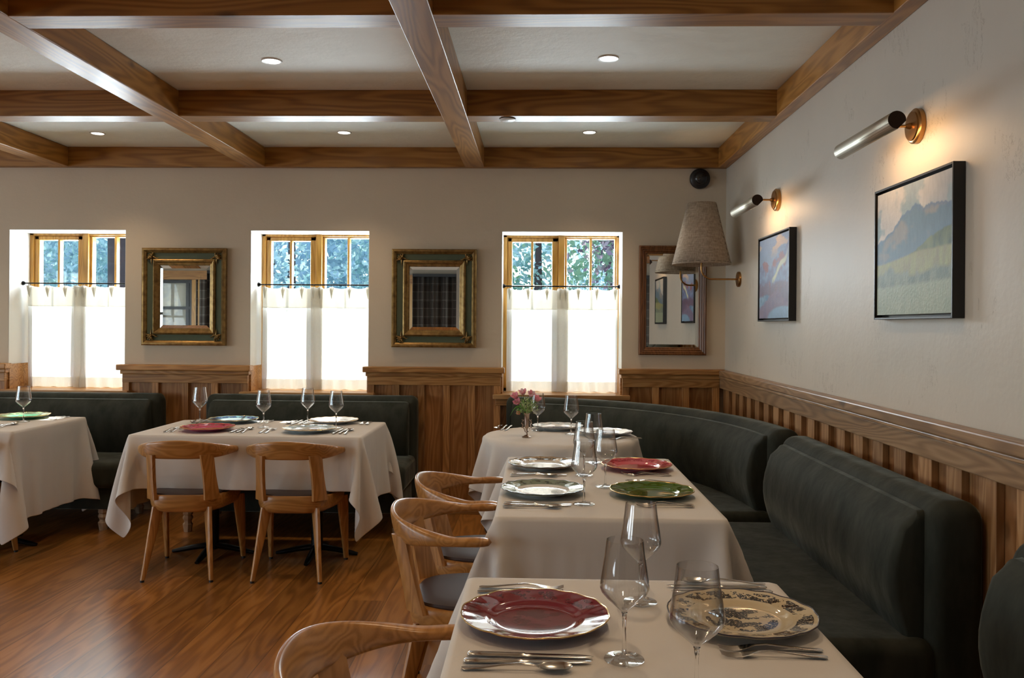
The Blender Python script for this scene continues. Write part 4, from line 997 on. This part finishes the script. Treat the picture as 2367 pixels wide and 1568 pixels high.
for k in range(260):
    a = RS.rand()*2*PI; r = .062*RS.rand()**.6; z = .150+.075*RS.rand(); q = Vector((r*math.cos(a), r*.7*math.sin(a), z-.3*r)); d = Vector((math.cos(a)+RS.randn()*.5, math.sin(a)+RS.randn()*.5, RS.randn()*.7+.3)).normalized()
    petal(m if k % 3 else m2, q, d, (0, .2, 1), .007+.012*RS.rand(), .0022+.002*RS.rand())
for k in range(26):
    a = RS.rand()*2*PI; q = Vector((.05*math.cos(a), .035*math.sin(a), .17+.05*RS.rand())); m.tube([tuple(mouth-Vector((0, 0, .02))), tuple((mouth+q)/2+Vector((0, 0, .008))), tuple(q)], .0008, 5)
for sx, hx_ in ((-.045, .262), (.035, .265), (.045, .258)): m2.tube([(sx*.4, 0, .2), (sx*.8, 0, .24), (sx, 0, hx_), (sx-.008, 0, hx_+.004)], [.0011, .001, .0009, .0006], 5)
o = obj('greenery', m, PALEG); o.location = (vx, vy, vz); tag(o, 'frothy pale green foliage filling the flower vase', 'foliage'); o['kind'] = 'stuff'
o = obj('leafy_sprig', m2, DEEPG); o.location = (vx, vy, vz); tag(o, 'darker green sprigs rising among the vase flowers', 'foliage'); o['kind'] = 'stuff'

# ------------------------------------------------------------------ outdoors
GRASS = plain('lawn', (.10, .16, .05), .9); o = obj('lawn', MB().box(-60, 40, D+.6, 90, -.4, -.3), GRASS, smooth=False); o['kind'] = 'structure'; o['label'] = 'lawn outside the windows'
BARK = plain('tree_bark', (.05, .035, .04), .9)
def leafmat(name, a, b):
    N = NT(name); rnd = N.n('TexNoise', i_Vector=N.n('TexCoord').outputs['Object'], i_Scale=1.6, i_Detail=3.0).outputs[0]
    c = N.ramp(rnd, [(.35, a), (.65, b)]); tr = N.n('BsdfTranslucent', i_Color=c); N.set(Base_Color=c, Roughness=.35, Specular_IOR_Level=.6)
    mx = N.n('MixShader', i_0=.5, i_1=N.b.outputs[0], i_2=tr); N.t.links.new(mx.outputs[0], N.out.inputs[0]); return N.m
LV = [leafmat('blue_green_leaves', (.26, .45, .45), (.66, .82, .84)), leafmat('bright_green_leaves', (.16, .34, .20), (.50, .68, .48)), leafmat('purple_leaves', (.24, .14, .26), (.62, .48, .55)), leafmat('haze_tinted_leaves', (.45, .60, .66), (.74, .86, .92))]  # pale blue haze is mixed into the far row's leaf colour
def tree(x, y, h, r, mt, label, n=7500, lean=0, trunk=.10, leaf=.055):
    t = thing('tree', label, 'tree', (x, y, -.3), 0, 'trees outside the windows')
    obj('trunk', MB().tube([(0, 0, 0), (lean*.4, 0, h*.4), (lean, 0, h*.85)], [trunk, trunk*.8, trunk*.3], 10), BARK, t)
    nb = 26; cs = np.stack([RS.uniform(-r, r, nb), RS.uniform(-r*.6, r*.6, nb), RS.uniform(.6, h, nb)], -1)
    pk = cs[RS.randint(0, nb, n)]; rad = r*.42
    p = pk+RS.randn(n, 3)*np.array([rad, rad, rad*.8])*.6; p[:, 2] = np.maximum(p[:, 2], .3)
    a = RS.randn(n, 3); a /= np.linalg.norm(a, axis=1, keepdims=True); b = np.cross(a, RS.randn(n, 3)); b /= np.linalg.norm(b, axis=1, keepdims=True)
    s = leaf*RS.uniform(.6, 1.5, n)[:, None]; V = np.stack([p-a*s, p-b*s*.55, p+a*s, p+b*s*.55], 1).reshape(-1, 3)
    me = bpy.data.meshes.new('crown'); me.from_pydata(V.tolist(), [], np.arange(4*n).reshape(-1, 4).tolist()); me.materials.append(mt)
    o = bpy.data.objects.new('crown', me); C.objects.link(o); o.parent = t
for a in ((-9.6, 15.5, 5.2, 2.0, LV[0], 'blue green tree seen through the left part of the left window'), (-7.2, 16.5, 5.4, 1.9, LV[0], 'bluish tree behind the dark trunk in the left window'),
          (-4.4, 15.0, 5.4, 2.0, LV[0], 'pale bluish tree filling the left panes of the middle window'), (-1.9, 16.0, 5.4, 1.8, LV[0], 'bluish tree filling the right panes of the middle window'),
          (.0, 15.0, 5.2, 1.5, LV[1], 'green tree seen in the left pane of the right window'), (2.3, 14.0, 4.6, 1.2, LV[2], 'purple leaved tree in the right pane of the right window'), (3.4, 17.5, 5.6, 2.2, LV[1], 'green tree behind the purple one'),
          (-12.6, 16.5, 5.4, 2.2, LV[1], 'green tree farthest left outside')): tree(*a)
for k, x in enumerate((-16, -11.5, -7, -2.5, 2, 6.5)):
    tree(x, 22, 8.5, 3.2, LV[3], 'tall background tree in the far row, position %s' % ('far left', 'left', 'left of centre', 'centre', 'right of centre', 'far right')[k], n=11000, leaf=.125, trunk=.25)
o = obj('bare_trunk', MB().tube([(0, 0, -.3), (.03, 0, 2), (-.05, 0, 6)], [.17, .15, .11], 12), BARK); o.location = (-6.15, 12.2, 0); tag(o, 'dark bare trunk seen through the left window', 'tree trunk')
for k in range(3):
    z0 = 3.15+k*.10; pts = [(lerp(-9, 4, i/12), 12.5, z0+1.05-lerp(0, 3.3, i/12)*.82-.25*math.sin(PI*i/12)+1.3) for i in range(13)]
    o = obj('utility_wire', MB().tube(pts, .012, 6), RUBBER); tag(o, '%s black overhead wire crossing the middle window' % ('lower', 'centre', 'upper')[k], 'wire', 'overhead wires')
